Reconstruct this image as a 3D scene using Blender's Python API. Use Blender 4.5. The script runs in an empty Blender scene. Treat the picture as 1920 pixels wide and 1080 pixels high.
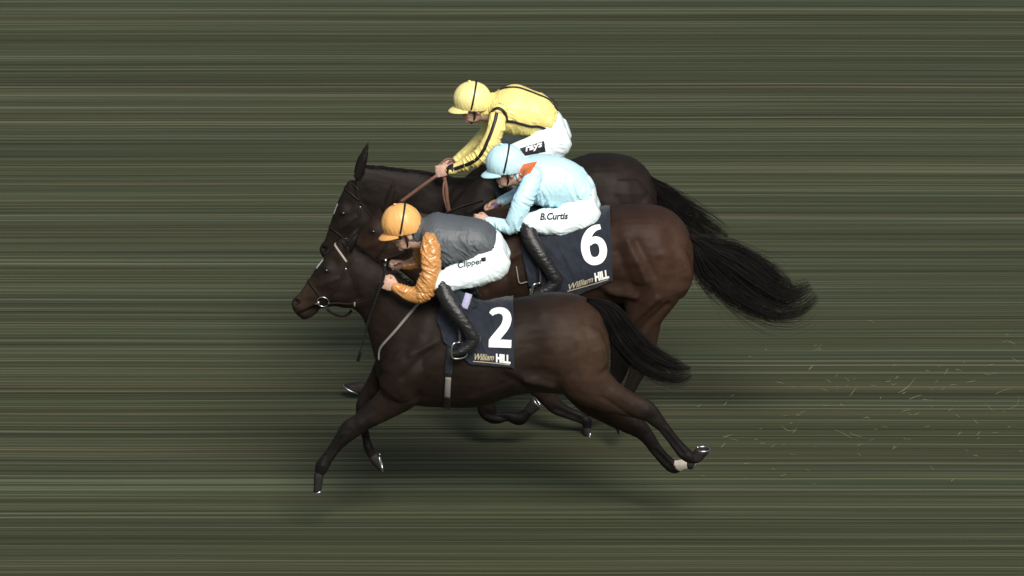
import bpy, bmesh, math, random
import numpy as np
from mathutils import Vector, noise
from mathutils.bvhtree import BVHTree
random.seed(7); rng = np.random.default_rng(7)
scene = bpy.context.scene
COL = scene.collection

# ------------------------------------------------------------------ camera, sky, sun, exposure
TH = math.radians(20.0); D = 40.0; PPM = 310.0; F = D * PPM; ZC = 1.586
CT, ST = math.cos(TH), math.sin(TH)
CAM = np.array([0.0, -D * CT, ZC + D * ST])
cd = bpy.data.cameras.new('finish_camera'); cam = bpy.data.objects.new('finish_camera', cd); COL.objects.link(cam)
cam.location = CAM; cam.rotation_euler = (math.radians(90) - TH, 0, 0)
cd.sensor_width = 36; cd.lens = 36 * F / 1920; cd.clip_start = 1; cd.clip_end = 2000
scene.camera = cam
SUN_EL, SUN_AZ = math.radians(44), math.radians(16)        # height; swing to the right of the camera side
S = Vector((math.cos(SUN_EL) * math.sin(SUN_AZ), -math.cos(SUN_EL) * math.cos(SUN_AZ), math.sin(SUN_EL)))
sd = bpy.data.lights.new('sun', 'SUN'); sun = bpy.data.objects.new('sun', sd); COL.objects.link(sun)
sd.energy = 3.0; sd.angle = math.radians(28); sd.color = (1.0, 0.965, 0.91)
sun.rotation_euler = (-S).to_track_quat('-Z', 'Y').to_euler(); sun.location = (S * 30)
w = bpy.data.worlds.new('World'); scene.world = w; w.use_nodes = True
wn = w.node_tree.nodes; wl = w.node_tree.links
sky = wn.new('ShaderNodeTexSky'); sky.sky_type = 'NISHITA'; sky.sun_disc = False
sky.sun_elevation = SUN_EL; sky.sun_rotation = math.atan2(S.x, S.y); sky.dust_density = 4.0; sky.air_density = 1.2
wl.new(sky.outputs[0], wn['Background'].inputs[0]); wn['Background'].inputs[1].default_value = 0.055
vs = scene.view_settings; vs.view_transform = 'Standard'; vs.look = 'None'; vs.gamma = 1; vs.exposure = 0.42
scene.display_settings.display_device = 'sRGB'
scene.cycles.use_denoising = True

# ------------------------------------------------------------------ geometry helpers
def P(px, py, Y):
    dx = (px - 960) / F; dy = (540 - py) / F
    d = np.array([dx, CT + dy * ST, -ST + dy * CT]); t = (Y - CAM[1]) / d[1]
    return CAM + t * d
def ray(px, py):
    d = Vector(((px - 960) / F, CT + (540 - py) / F * ST, -ST + (540 - py) / F * CT)); return Vector(CAM), d.normalized()
def project(V):
    r = V - CAM; dep = r[:, 1] * CT - r[:, 2] * ST
    return np.stack([r[:, 0] / dep * F + 960, 540 - (r[:, 1] * ST + r[:, 2] * CT) / dep * F], 1)
def catmull(A, sub):
    A = np.asarray(A, float); n = len(A)
    if sub <= 1 or n < 3: return A
    E = np.vstack([2 * A[0] - A[1], A, 2 * A[-1] - A[-2]]); out = []
    for i in range(n - 1):
        p0, p1, p2, p3 = E[i], E[i + 1], E[i + 2], E[i + 3]
        for k in range(sub):
            t = k / sub
            out.append(.5 * (2 * p1 + (p2 - p0) * t + (2 * p0 - 5 * p1 + 4 * p2 - p3) * t * t + (3 * p1 - p0 - 3 * p2 + p3) * t ** 3))
    out.append(A[-1]); return np.array(out)

def nrm(v): v = np.asarray(v, float); return v / (np.linalg.norm(v) + 1e-12)
class Shell:
    def __init__(s): s.v = []; s.f = []
    def add(s, V, Fc):
        o = len(s.v); s.v.extend([tuple(map(float, p)) for p in V]); s.f.extend([tuple(i + o for i in f) for f in Fc]); return s
    def mirror(s, Y0):
        o = len(s.v); n = o
        s.v.extend([(x, 2 * Y0 - y, z) for x, y, z in s.v[:n]]); s.f.extend([tuple(i + o for i in reversed(f)) for f in s.f[:]]); return s
    def mirrored(s, Y0):
        m = Shell(); m.v = [(x, 2 * Y0 - y, z) for x, y, z in s.v]; m.f = [tuple(reversed(f)) for f in s.f]; return m
    def join(s, o): s.add(o.v, o.f); return s

def rings(R):
    """R: (k, n, 3) closed rings -> verts, faces with end caps"""
    k, n, _ = R.shape; V = list(R.reshape(-1, 3)); Fc = []
    for i in range(k - 1):
        for j in range(n):
            a = i * n + j; b = i * n + (j + 1) % n; Fc.append((a, b, b + n, a + n))
    V.append(R[0].mean(0)); V.append(R[-1].mean(0)); c0 = k * n; c1 = c0 + 1
    for j in range(n):
        Fc.append((c0, (j + 1) % n, j)); Fc.append((c1, (k - 1) * n + j, (k - 1) * n + (j + 1) % n))
    return V, Fc
def loft(secs, Y0, sub=4, n=28, sh=None, k=1.0):
    """secs: (x1,y1,x2,y2,half width, lateral offset) outline pairs read off the side view"""
    A = catmull([tuple(s) + (0,) * (6 - len(s)) for s in secs], sub); R = []
    ang = np.linspace(0, 2 * math.pi, n, endpoint=False)
    for x1, y1, x2, y2, a, v in A:
        cx, cy = (x1 + x2) / 2, (y1 + y2) / 2; hx, hy = (x1 - x2) / 2 * k, (y1 - y2) / 2 * k; L = math.hypot(hx, hy) + 1e-6
        a = max(a, .001) * k; lat = a * PPM * ST * abs(hy) / L; Le = math.sqrt(max(L * L - lat * lat, (.5 * L) ** 2))
        hx, hy = hx * Le / L, hy * Le / L; Y = Y0 + v
        c = P(cx, cy, Y); h = (P(cx + hx, cy + hy, Y) - P(cx - hx, cy - hy, Y)) / 2
        R.append(c + np.outer(np.cos(ang), h) + np.outer(np.sin(ang), np.array([0, a, 0])))
    sh = sh or Shell(); V, Fc = rings(np.array(R)); sh.add(V, Fc); return sh
def chain(pts, Y0, sub=5, n=20, sh=None, cap=True, k=1.0):
    """pts: (x, y, lateral offset, half thickness in px, half width in m)"""
    A = catmull([p if len(p) == 5 else tuple(p) + (p[3] / PPM,) for p in pts], sub)
    T = np.gradient(A[:, :2], axis=0); T /= np.linalg.norm(T, axis=1)[:, None] + 1e-9
    if cap:
        a, b = A[0].copy(), A[-1].copy(); pre = []; post = []
        for q, s in ((.85, .5), (.5, .85)):
            p = a.copy(); p[:2] -= T[0] * a[3] * q; p[3] *= s; p[4] *= s; pre.append(p)
        for q, s in ((.5, .85), (.85, .5)):
            p = b.copy(); p[:2] += T[-1] * b[3] * q; p[3] *= s; p[4] *= s; post.append(p)
        A = np.vstack([pre, A, post]); T = np.vstack([T[0], T[0], T, T[-1], T[-1]])
    secs = [(x - ty * r, y + tx * r, x + ty * r, y - tx * r, a, v) for (x, y, v, r, a), (tx, ty) in zip(A, T)]
    return loft(secs, Y0, 1, n, sh, k)
def tube3(pts, rad, n=10, sub=4, sh=None, flat=None, flatdir=None):
    pts = np.asarray(pts, float); rad = np.broadcast_to(np.asarray(rad, float), (len(pts),))
    A = catmull(np.hstack([pts, rad[:, None]]), sub); X = A[:, :3]; T = np.gradient(X, axis=0); T /= np.linalg.norm(T, axis=1)[:, None] + 1e-12
    u = np.cross(T[0], [0.3, .9, .2]); ang = np.linspace(0, 2 * math.pi, n, endpoint=False); R = []
    for p, t, r in zip(X, T, A[:, 3]):
        if flatdir is not None: u = np.asarray(flatdir, float)
        u = u - t * np.dot(u, t); u /= np.linalg.norm(u) + 1e-12; w_ = np.cross(t, u)
        R.append(p + r * (np.outer(np.cos(ang), u) + np.outer(np.sin(ang), w_) * (flat or 1)))
    sh = sh or Shell(); V, Fc = rings(np.array(R)); sh.add(V, Fc); return sh
def ellipsoid(c, ax, ay, az, sh=None, n=18, m=12):
    c, ax, ay, az = (np.asarray(q, float) for q in (c, ax, ay, az)); V = [c + az]; Fc = []
    for i in range(1, m):
        t = math.pi * i / m
        for j in range(n):
            a = 2 * math.pi * j / n; V.append(c + az * math.cos(t) + math.sin(t) * (ax * math.cos(a) + ay * math.sin(a)))
    V.append(c - az); e = len(V) - 1
    for j in range(n):
        Fc.append((0, 1 + j, 1 + (j + 1) % n)); Fc.append((e, e - n + (j + 1) % n, e - n + j))
    for i in range(m - 2):
        for j in range(n):
            a = 1 + i * n + j; b = 1 + i * n + (j + 1) % n; Fc.append((a, a + n, b + n, b))
    sh = sh or Shell(); sh.add(V, Fc); return sh

def np_mesh(me):
    V = np.empty(len(me.vertices) * 3); me.vertices.foreach_get('co', V); V = V.reshape(-1, 3)
    N = np.empty(len(me.vertices) * 3); me.vertices.foreach_get('normal', N); return V, N.reshape(-1, 3)
def union(sh, voxel, smooth=6, lam=.5):
    """one continuous surface from overlapping closed shells; returns mesh in world space"""
    me = bpy.data.meshes.new('tmp'); me.from_pydata(sh.v, [], sh.f)
    bm = bmesh.new(); bm.from_mesh(me); bmesh.ops.recalc_face_normals(bm, faces=bm.faces); bm.to_mesh(me); bm.free()
    o = bpy.data.objects.new('tmp', me); COL.objects.link(o)
    m = o.modifiers.new('r', 'REMESH'); m.mode = 'VOXEL'; m.voxel_size = voxel; m.adaptivity = 0
    dg = bpy.context.evaluated_depsgraph_get(); dg.update()
    res = bpy.data.meshes.new_from_object(o.evaluated_get(dg))
    bpy.data.objects.remove(o); bpy.data.meshes.remove(me)
    V, _ = np_mesh(res); E = np.empty(len(res.edges) * 2, int); res.edges.foreach_get('vertices', E); E = E.reshape(-1, 2)
    n = len(V); deg = np.bincount(E.ravel(), minlength=n).astype(float)[:, None] + 1e-9
    def lap(V):
        out = np.empty_like(V)
        for k in range(3):
            out[:, k] = np.bincount(E[:, 0], V[E[:, 1], k], n) + np.bincount(E[:, 1], V[E[:, 0], k], n)
        return out / deg - V
    for i in range(smooth):
        V = V + lam * lap(V); V = V - (lam * .94) * lap(V)
    V = V + .4 * lap(V)
    set_co(res, V); return res
def set_co(me, V): me.vertices.foreach_set('co', np.ascontiguousarray(V, float).ravel()); me.update()
def snoise(V, f, off=0.0):
    f = np.broadcast_to(np.asarray(f, float), (3,)); Q = V * f + off
    return np.array([noise.noise(q) for q in Q])
def bvh_of(me):
    V, _ = np_mesh(me); return BVHTree.FromPolygons([tuple(v) for v in V], [tuple(p.vertices) for p in me.polygons])
BASE = {}
def link(name, me, mat, parent=None, base=None, smooth=True):
    """me in world space; a root's origin goes to its base, children share the root's frame"""
    root = parent
    while root is not None and root.parent is not None: root = root.parent
    b = np.array(BASE[root.name] if root is not None else (base if base is not None else (0, 0, 0)), float)
    V, _ = np_mesh(me); set_co(me, V - b)
    me.materials.clear(); me.materials.append(mat)
    if smooth: me.polygons.foreach_set('use_smooth', [True] * len(me.polygons))
    o = bpy.data.objects.new(name, me); me.name = name; COL.objects.link(o)
    if parent is not None: o.parent = parent
    else: o.location = b; BASE[o.name] = tuple(b)
    return o
def shell_obj(name, sh, mat, parent=None, base=None, smooth=True):
    me = bpy.data.meshes.new(name); me.from_pydata(sh.v, [], sh.f)
    bm = bmesh.new(); bm.from_mesh(me); bmesh.ops.recalc_face_normals(bm, faces=bm.faces); bm.to_mesh(me); bm.free()
    return link(name, me, mat, parent, base, smooth)
def empty(name, base):
    o = bpy.data.objects.new(name, None); COL.objects.link(o); o.location = base; BASE[o.name] = tuple(base); return o
def tag(o, label=None, cat=None, group=None, kind=None):
    for k, v in (('label', label), ('category', cat), ('group', group), ('kind', kind)):
        if v: o[k] = v
    return o

# ------------------------------------------------------------------ materials
def nt(name):
    m = bpy.data.materials.new(name); m.use_nodes = True; t = m.node_tree; return m, t, t.nodes['Principled BSDF']
def ramp(t, stops):
    r = t.nodes.new('ShaderNodeValToRGB'); e = r.color_ramp.elements
    while len(e) < len(stops): e.new(.5)
    for q, (p, c) in zip(e, stops): q.position = p; q.color = (*c, 1) if len(c) == 3 else c
    return r
def add_noise(t, scale, detail=4, vec=None, rough=.55):
    n = t.nodes.new('ShaderNodeTexNoise'); n.inputs['Scale'].default_value = scale; n.inputs['Detail'].default_value = detail; n.inputs['Roughness'].default_value = rough
    if vec: t.links.new(vec, n.inputs['Vector'])
    return n
def mapped(t, scale):
    c = t.nodes.new('ShaderNodeTexCoord'); m = t.nodes.new('ShaderNodeMapping'); m.inputs['Scale'].default_value = scale
    t.links.new(c.outputs['Object'], m.inputs['Vector']); return m.outputs[0]
def mat_plain(name, col, rough=.5, spec=.4, metal=0, var=.12, nscale=18, bump=.0, bscale=120, sheen=0, stretch=(1, 1, 1)):
    m, t, b = nt(name); v = mapped(t, stretch); n = add_noise(t, nscale, 4, v)
    r = ramp(t, [(.3, [c * (1 - var) for c in col]), (.7, [min(1, c * (1 + var)) for c in col])])
    t.links.new(n.outputs[0], r.inputs[0]); t.links.new(r.outputs[0], b.inputs['Base Color'])
    b.inputs['Roughness'].default_value = rough; b.inputs['Specular IOR Level'].default_value = spec; b.inputs['Metallic'].default_value = metal
    if sheen: b.inputs['Sheen Weight'].default_value = sheen
    if bump:
        n2 = add_noise(t, bscale, 3, v); bp = t.nodes.new('ShaderNodeBump'); bp.inputs['Strength'].default_value = bump; bp.inputs['Distance'].default_value = .01
        t.links.new(n2.outputs[0], bp.inputs['Height']); t.links.new(bp.outputs[0], b.inputs['Normal'])
    return m
def mat_coat(name):
    m, t, b = nt(name); a = t.nodes.new('ShaderNodeAttribute'); a.attribute_name = 'coat'
    n = add_noise(t, 9, 6, mapped(t, (1, 1, 1)), .6); mp = t.nodes.new('ShaderNodeMapRange'); mp.inputs[3].default_value = .45; mp.inputs[4].default_value = 1.6
    t.links.new(n.outputs[0], mp.inputs[0]); mx = t.nodes.new('ShaderNodeMix'); mx.data_type = 'RGBA'; mx.blend_type = 'MULTIPLY'; mx.inputs[0].default_value = 1
    t.links.new(a.outputs['Color'], mx.inputs[6]); t.links.new(mp.outputs[0], mx.inputs[7]); t.links.new(mx.outputs[2], b.inputs['Base Color'])
    n2 = add_noise(t, 60, 4, mapped(t, (1.2, 4, 5)), .6); bp = t.nodes.new('ShaderNodeBump'); bp.inputs['Strength'].default_value = .3; bp.inputs['Distance'].default_value = .006
    t.links.new(n2.outputs[0], bp.inputs['Height']); t.links.new(bp.outputs[0], b.inputs['Normal'])
    b.inputs['Roughness'].default_value = .52; b.inputs['Specular IOR Level'].default_value = .12
    return m
def mat_turf():
    m, t, b = nt('turf_rolled'); L = t.links; N = t.nodes
    tc = N.new('ShaderNodeTexCoord'); sep = N.new('ShaderNodeSeparateXYZ'); L.new(tc.outputs['Object'], sep.inputs[0])
    def math_(op, a, b_=None, c=None):
        q = N.new('ShaderNodeMath'); q.operation = op
        for i, s in enumerate((a, b_, c)):
            if s is None: continue
            if isinstance(s, (int, float)): q.inputs[i].default_value = s
            else: L.new(s, q.inputs[i])
        return q.outputs[0]
    wob = add_noise(t, .35, 1, tc.outputs['Object']); y = math_('ADD', sep.outputs[1], math_('MULTIPLY', wob.outputs[0], .05))
    def streak(sx, sy, off, detail, rough=.6):
        cb = N.new('ShaderNodeCombineXYZ'); L.new(math_('MULTIPLY', sep.outputs[0], sx), cb.inputs[0]); L.new(math_('MULTIPLY', y, sy), cb.inputs[1]); cb.inputs[2].default_value = off
        return add_noise(t, 1, detail, cb.outputs[0], rough).outputs[0]
    s1 = streak(.03, 4.5, 1.3, 8, .78); s2 = streak(.05, 26, 7.1, 5, .7); s3 = streak(.02, 3.2, 4.4, 6, .72); s4 = streak(.04, 15, 9.7, 4, .7)
    s5 = streak(.12, 55, 3.3, 3, .7)
    lum = math_('ADD', math_('ADD', math_('MULTIPLY', s1, .30), math_('MULTIPLY', s2, .36)), math_('MULTIPLY', s5, .34))
    hue = math_('ADD', math_('MULTIPLY', s3, .6), math_('MULTIPLY', s4, .4))
    r1 = ramp(t, [(.40, (.0145, .0155, .0092)), (.455, (.0352, .0388, .0225)), (.515, (.0500, .0550, .0335)), (.58, (.108, .114, .078))]); L.new(lum, r1.inputs[0])
    r2 = ramp(t, [(.33, (.91, .99, 1.08)), (.44, (.96, 1.04, .92)), (.53, (1.04, 1.03, .89)), (.63, (1.14, .98, .88))]); L.new(hue, r2.inputs[0])
    mx = N.new('ShaderNodeMix'); mx.data_type = 'RGBA'; mx.blend_type = 'MULTIPLY'; mx.inputs[0].default_value = 1
    L.new(r1.outputs[0], mx.inputs[6]); L.new(r2.outputs[0], mx.inputs[7]); L.new(mx.outputs[2], b.inputs['Base Color'])
    b.inputs['Roughness'].default_value = .85; b.inputs['Specular IOR Level'].default_value = .15
    bp = N.new('ShaderNodeBump'); bp.inputs['Strength'].default_value = .25; bp.inputs['Distance'].default_value = .02
    L.new(lum, bp.inputs['Height']); L.new(bp.outputs[0], b.inputs['Normal']); return m
M = dict(
    turf=mat_turf(), coat=mat_coat('horse_coat'),
    hair=mat_plain('black_horsehair', (.0075, .0065, .006), .62, .16, var=.5, nscale=14),
    mane=mat_plain('dark_mane', (.007, .006, .006), .65, .15, var=.4),
    hoof=mat_plain('hoof_horn', (.020, .0175, .016), .7, .2, var=.35, nscale=60),
    steel=mat_plain('bright_steel', (.60, .61, .63), .3, .5, metal=1, var=.25, nscale=90),
    leather=mat_plain('black_leather', (.012, .012, .013), .38, .5, var=.25, nscale=40, bump=.3),
    strap=mat_plain('dark_bridle_leather', (.012, .008, .006), .6, .2, var=.2),
    brown=mat_plain('brown_rein_leather', (.17, .085, .060), .6, .3, var=.15),
    pale=mat_plain('pale_webbing', (.20, .19, .165), .7, .2, var=.15, nscale=150),
    cream=mat_plain('cream_browband', (.34, .30, .26), .7, .2, var=.5, nscale=260),
    navy=mat_plain('navy_cloth', (.014, .018, .028), .75, .2, var=.2, bump=.35, bscale=60, sheen=.15),
    white=mat_plain('white_print', (.85, .88, .86), .6, .3, var=.03),
    gold=mat_plain('gold_print', (.40, .36, .24), .6, .3, var=.3, nscale=300),
    breeches=mat_plain('white_breeches', (.78, .90, .92), .5, .4, var=.03, bump=.08, bscale=30),
    ink=mat_plain('black_print', (.012, .014, .02), .6, .3),
    skin=mat_plain('skin', (.52, .33, .25), .5, .35, var=.1, nscale=50),
    blue=mat_plain('light_blue_silk', (.54, .82, .92), .42, .45, var=.04, bump=.08, bscale=22),
    blue_cap=mat_plain('light_blue_cap', (.54, .81, .89), .42, .5, var=.05, bump=.15, bscale=60),
    yellow=mat_plain('yellow_silk', (.87, .74, .26), .42, .45, var=.06, bump=.08, bscale=22),
    yellow_cap=mat_plain('yellow_cap', (.87, .77, .32), .38, .5, var=.06, bump=.2, bscale=60),
    orange=mat_plain('amber_silk', (.56, .27, .085), .28, .9, var=.08, bump=.08, bscale=22),
    orange_cap=mat_plain('amber_cap', (.80, .43, .14), .38, .5, var=.07, bump=.2, bscale=60),
    grey=mat_plain('grey_silk', (.085, .098, .108), .5, .4, var=.08, bump=.1, bscale=22),
    black=mat_plain('black_trim', (.012, .011, .012), .5, .4),
    red=mat_plain('orange_collar', (.70, .17, .05), .5, .4, var=.15),
    goggle=mat_plain('goggle_lens', (.02, .02, .025), .12, .5),
    lilac=mat_plain('lilac_webbing', (.36, .36, .52), .7, .2, var=.3, nscale=160),
    violet=mat_plain('blue_wristband', (.16, .18, .60), .6, .3),
    eye=mat_plain('dark_eye', (.006, .005, .005), .08, .6),
    star=mat_plain('white_blaze', (.7, .7, .68), .7, .2),
    blade=mat_plain('grass_blade', (.17, .185, .10), .7, .2, var=.4),
)

# ------------------------------------------------------------------ ground
def make_turf():
    bm = bmesh.new(); n = 40
    xs = np.concatenate([[-900, -300, -100, -40, -15], np.linspace(-6, 6, n), [15, 40, 100, 300, 900]]); ys = np.concatenate([[-300, -120, -40, -12], np.linspace(-6, 14, n), [25, 60, 150, 400, 1200]])
    g = [[bm.verts.new((x, y, 0)) for x in xs] for y in ys]
    for i in range(len(ys) - 1):
        for j in range(len(xs) - 1): bm.faces.new((g[i][j], g[i][j + 1], g[i + 1][j + 1], g[i + 1][j]))
    me = bpy.data.meshes.new('ground'); bm.to_mesh(me); bm.free()
    o = bpy.data.objects.new('ground', me); COL.objects.link(o); me.materials.append(M['turf'])
    tag(o, 'dark green racecourse turf streaked along the running line', 'ground', kind='structure')
make_turf()

# ------------------------------------------------------------------ surface-following pieces
def hit(bvh, px, py, Y0):
    o, d = ray(px, py); loc, nor, i, dist = bvh.ray_cast(o, d)
    if loc is None:
        loc, nor, i, dist = bvh.find_nearest(Vector(P(px, py, Y0)))
    if nor.dot(d) > 0: nor = -nor
    return np.array(loc), np.array(nor)
def resample(poly, step):
    A = catmull(np.asarray(poly, float), 6) if len(poly) > 2 else np.asarray(poly, float)
    seg = np.linalg.norm(np.diff(A, axis=0), axis=1); s = np.concatenate([[0], np.cumsum(seg)]); n = max(2, int(s[-1] / step) + 1)
    q = np.linspace(0, s[-1], n); return np.stack([np.interp(q, s, A[:, k]) for k in range(A.shape[1])], 1)
def over(bvh, pa, na, pb, nb, k=5):
    """points wrapping round the body between two surface points"""
    out = []
    nav = na + nb; nav = nav / (np.linalg.norm(nav) + 1e-9)
    for i in range(1, k + 1):
        t = i / (k + 1); m = pa * (1 - t) + pb * t
        loc, nor, _, _ = bvh.ray_cast(Vector(m + nav * .25), Vector(-nav))
        if loc is None: out.append((m, nav))
        else: out.append((np.array(loc), np.array(nor)))
    return out
def ribbon(pts, nors, width, thick, sh=None):
    pts = np.asarray(pts); nors = np.asarray(nors); T = np.gradient(pts, axis=0); T /= np.linalg.norm(T, axis=1)[:, None] + 1e-12
    R = []
    for p, n, t in zip(pts, nors, T):
        s = np.cross(t, n); s /= np.linalg.norm(s) + 1e-12; n2 = np.cross(s, t)
        a, b = s * width / 2, n2 * thick / 2; R.append([p + a - b, p + a * .9 + b, p - a * .9 + b, p - a - b])
    sh = sh or Shell(); V, Fc = rings(np.array(R)); sh.add(V, Fc); return sh
def strap(bvh, poly, Y0, width=.016, thick=.004, off=.003, step=4, mirror=True, join=None, lift=None):
    """a strap lying on the body along a line seen from the side; join 'start'/'end' wraps it round to the far side"""
    pp = resample(poly, step); H = [hit(bvh, x, y, Y0) for x, y in pp]
    pn = [(p + n * off, n) for p, n in H]; mir = lambda q: (np.array([q[0][0], 2 * Y0 - q[0][1], q[0][2]]), np.array([q[1][0], -q[1][1], q[1][2]]))
    sh = Shell()
    def smooth_n(L):
        P_ = np.array([a for a, b in L]); N_ = np.array([b for a, b in L])
        for _ in range(3):
            N_[1:-1] = (N_[:-2] + N_[1:-1] * 2 + N_[2:]) / 4; P_[1:-1] = (P_[:-2] + P_[1:-1] * 2 + P_[2:]) / 4
        N_ /= np.linalg.norm(N_, axis=1)[:, None] + 1e-12; return P_, N_
    if join:
        q = pn if join == 'end' else pn[::-1]; m = mir(q[-1])
        mid = [(p + n * off, n) for p, n in over(bvh, q[-1][0], q[-1][1], m[0], m[1])]
        L = q + mid + [mir(a) for a in q[::-1]]; ribbon(*smooth_n(L), width, thick, sh)
    else:
        ribbon(*smooth_n(pn), width, thick, sh)
        if mirror: ribbon(*smooth_n([mir(a) for a in pn]), width, thick, sh)
    return sh
def drape(bvh, fn, ns, ntt, Y0, off=.008, thick=.005, wr=.004, seed=0, k=6):
    """cloth laid over the back: fn(s,t)->side-view point, t from the spine (0) to the hem (1)"""
    rows = []
    for i in range(ns):
        near = [hit(bvh, *fn(i / (ns - 1), j / (ntt - 1)), Y0) for j in range(ntt)]
        far = [(np.array([p[0], 2 * Y0 - p[1], p[2]]), np.array([n[0], -n[1], n[2]])) for p, n in near]
        rows.append(far[::-1] + over(bvh, far[0][0], far[0][1], near[0][0], near[0][1], k) + near)
    Pn = np.array([[q[0] for q in r] for r in rows]); Nn = np.array([[q[1] for q in r] for r in rows])
    for _ in range(4):
        for A in (Pn, Nn):
            A[:, 1:-1] = (A[:, :-2] + 2 * A[:, 1:-1] + A[:, 2:]) / 4; A[1:-1] = (A[:-2] + 2 * A[1:-1] + A[2:]) / 4
    Nn /= np.linalg.norm(Nn, axis=2)[:, :, None]; m = Pn.shape[1]
    w1 = snoise(Pn.reshape(-1, 3), (9, 9, 4), seed).reshape(Pn.shape[:2]); w2 = snoise(Pn.reshape(-1, 3), (25, 20, 9), seed + 5).reshape(Pn.shape[:2])
    fold = np.clip(1 - np.abs(snoise((Pn @ np.array([[.8, 0, .6], [0, 1, 0], [-.6, 0, .8]]).T).reshape(-1, 3), (22, 6, 5), seed + 11).reshape(Pn.shape[:2])) * 3.4, 0, 1) * np.linspace(1, .35, ns)[:, None]
    top = Pn + Nn * (off + wr * (w1 + .5 * w2) + wr + wr * .9 * fold)[:, :, None]; bot = top - Nn * thick
    V = list(top.reshape(-1, 3)) + list(bot.reshape(-1, 3)); Fc = []; o = ns * m
    for i in range(ns - 1):
        for j in range(m - 1):
            a = i * m + j; Fc.append((a, a + 1, a + m + 1, a + m)); Fc.append((o + a, o + a + m, o + a + m + 1, o + a + 1))
    for i in range(ns - 1):
        for j in (0, m - 1):
            a = i * m + j; Fc.append((a, a + m, o + a + m, o + a))
    for j in range(m - 1):
        for i in (0, ns - 1):
            a = i * m + j; Fc.append((a, a + 1, o + a + 1, o + a))
    return Shell().add(V, Fc)
def text_shell(txt, quad, bvh, Y0, off=.004, bold=.0, maxe=4.0, shear=0, spacing=1.0):
    """lettering laid on a surface: quad = top-left, top-right, bottom-left in the side view"""
    cu = bpy.data.curves.new('t', 'FONT'); cu.body = txt; cu.offset = bold; cu.shear = shear; cu.resolution_u = 6; cu.space_character = spacing
    o = bpy.data.objects.new('t', cu); COL.objects.link(o); dg = bpy.context.evaluated_depsgraph_get(); dg.update()
    me = bpy.data.meshes.new_from_object(o.evaluated_get(dg)); bpy.data.objects.remove(o); bpy.data.curves.remove(cu)
    V, _ = np_mesh(me); lo, hi = V.min(0), V.max(0); uv = (V[:, :2] - lo[:2]) / (hi[:2] - lo[:2])
    tl, tr, bl = (np.array(q, float) for q in quad); px = tl + np.outer(uv[:, 0], tr - tl) + np.outer(1 - uv[:, 1], bl - tl)
    bm = bmesh.new(); vs_ = [bm.verts.new((x, y, 0)) for x, y in px]
    for p in me.polygons:
        try: bm.faces.new([vs_[i] for i in p.vertices])
        except ValueError: pass
    bpy.data.meshes.remove(me); bmesh.ops.remove_doubles(bm, verts=bm.verts, dist=.01); bmesh.ops.triangulate(bm, faces=bm.faces)
    for _ in range(6):
        E = [e for e in bm.edges if e.calc_length() > maxe]
        if not E: break
        bmesh.ops.subdivide_edges(bm, edges=E, cuts=1); bmesh.ops.triangulate(bm, faces=[f for f in bm.faces if len(f.verts) > 3])
    bm.verts.index_update(); out = []
    for v in bm.verts:
        p, n = hit(bvh, v.co.x, v.co.y, Y0); out.append(p + n * off)
    sh = Shell().add(out, [tuple(v.index for v in f.verts) for f in bm.faces]); bm.free(); return sh
def patch(bvh, quad, Y0, off=.004, n=14, m=8):
    tl, tr, br, bl = (np.array(q, float) for q in quad); V = []; Fc = []
    for i in range(n):
        for j in range(m):
            s, t = i / (n - 1), j / (m - 1); x, y = (tl * (1 - s) + tr * s) * (1 - t) + (bl * (1 - s) + br * s) * t
            p, nn = hit(bvh, x, y, Y0); V.append(p + nn * off)
    for i in range(n - 1):
        for j in range(m - 1):
            a = i * m + j; Fc.append((a, a + 1, a + m + 1, a + m))
    return Shell().add(V, Fc)
def strands(center, hw, Y0, vw, count, rad=.0015, tmin=.7, fray=.25, seed=1, wisps=.1, lat0=0.0, nseg=22, rootspread=.35, clumps=34):
    """hair: tapering strands gathered in uneven locks along a centre line (px) with a half width (px), some flying loose"""
    r = np.random.default_rng(seed); C_ = catmull(np.column_stack([center, hw]), 8); T = np.gradient(C_[:, :2], axis=0); T /= np.linalg.norm(T, axis=1)[:, None]
    s_ = np.linspace(0, 1, len(C_)); sh = Shell(); locks = [(r.uniform(-1, 1), r.normal(0, .45), r.uniform(tmin, 1.0), r.normal(0, fray), r.uniform(0, 6.28), r.uniform(.03, .16), r.uniform(2.5, 6)) for _ in range(clumps)]
    for i in range(count):
        wisp = r.random() < wisps; a, b, tend, fr, ph, am, fq = locks[r.integers(clumps)]; a = a + r.normal(0, .14); b = b + r.normal(0, .25); tend = min(1.0, max(.3, tend + r.normal(0, .06))); fr = fr + r.normal(0, .05) + (r.normal(0, fray * 1.8) if wisp else 0); am = am + (r.uniform(0, .12) if wisp else 0); ph = ph + r.normal(0, .25 + wisp)
        t0 = r.uniform(0, .2) ** 1.3; ts = np.linspace(t0, tend, nseg); pts = []; rr = []; gather = r.normal(0, .10)
        for k, t in enumerate(ts):
            q = k / (nseg - 1); x = np.interp(t, s_, C_[:, 0]); y = np.interp(t, s_, C_[:, 1]); h = np.interp(t, s_, C_[:, 2]); tx = np.interp(t, s_, T[:, 0]); ty = np.interp(t, s_, T[:, 1])
            sp = rootspread + (1 - rootspread) * min(1, q * 2.2)
            o = h * ((a + gather * (1 - q) * 2) * sp + fr * q * q + am * math.sin(ph + fq * q) * min(1, 2 * q)); g = q * q * (7 if wisp else 0)
            pts.append(P(x - ty * o, y + tx * o + g, Y0 + lat0 + vw * b * (.3 + .7 * q))); rr.append(rad * (1 - .75 * q ** 1.5))
        tube3(pts, rr, n=3, sub=1, sh=sh)
    return sh

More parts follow.
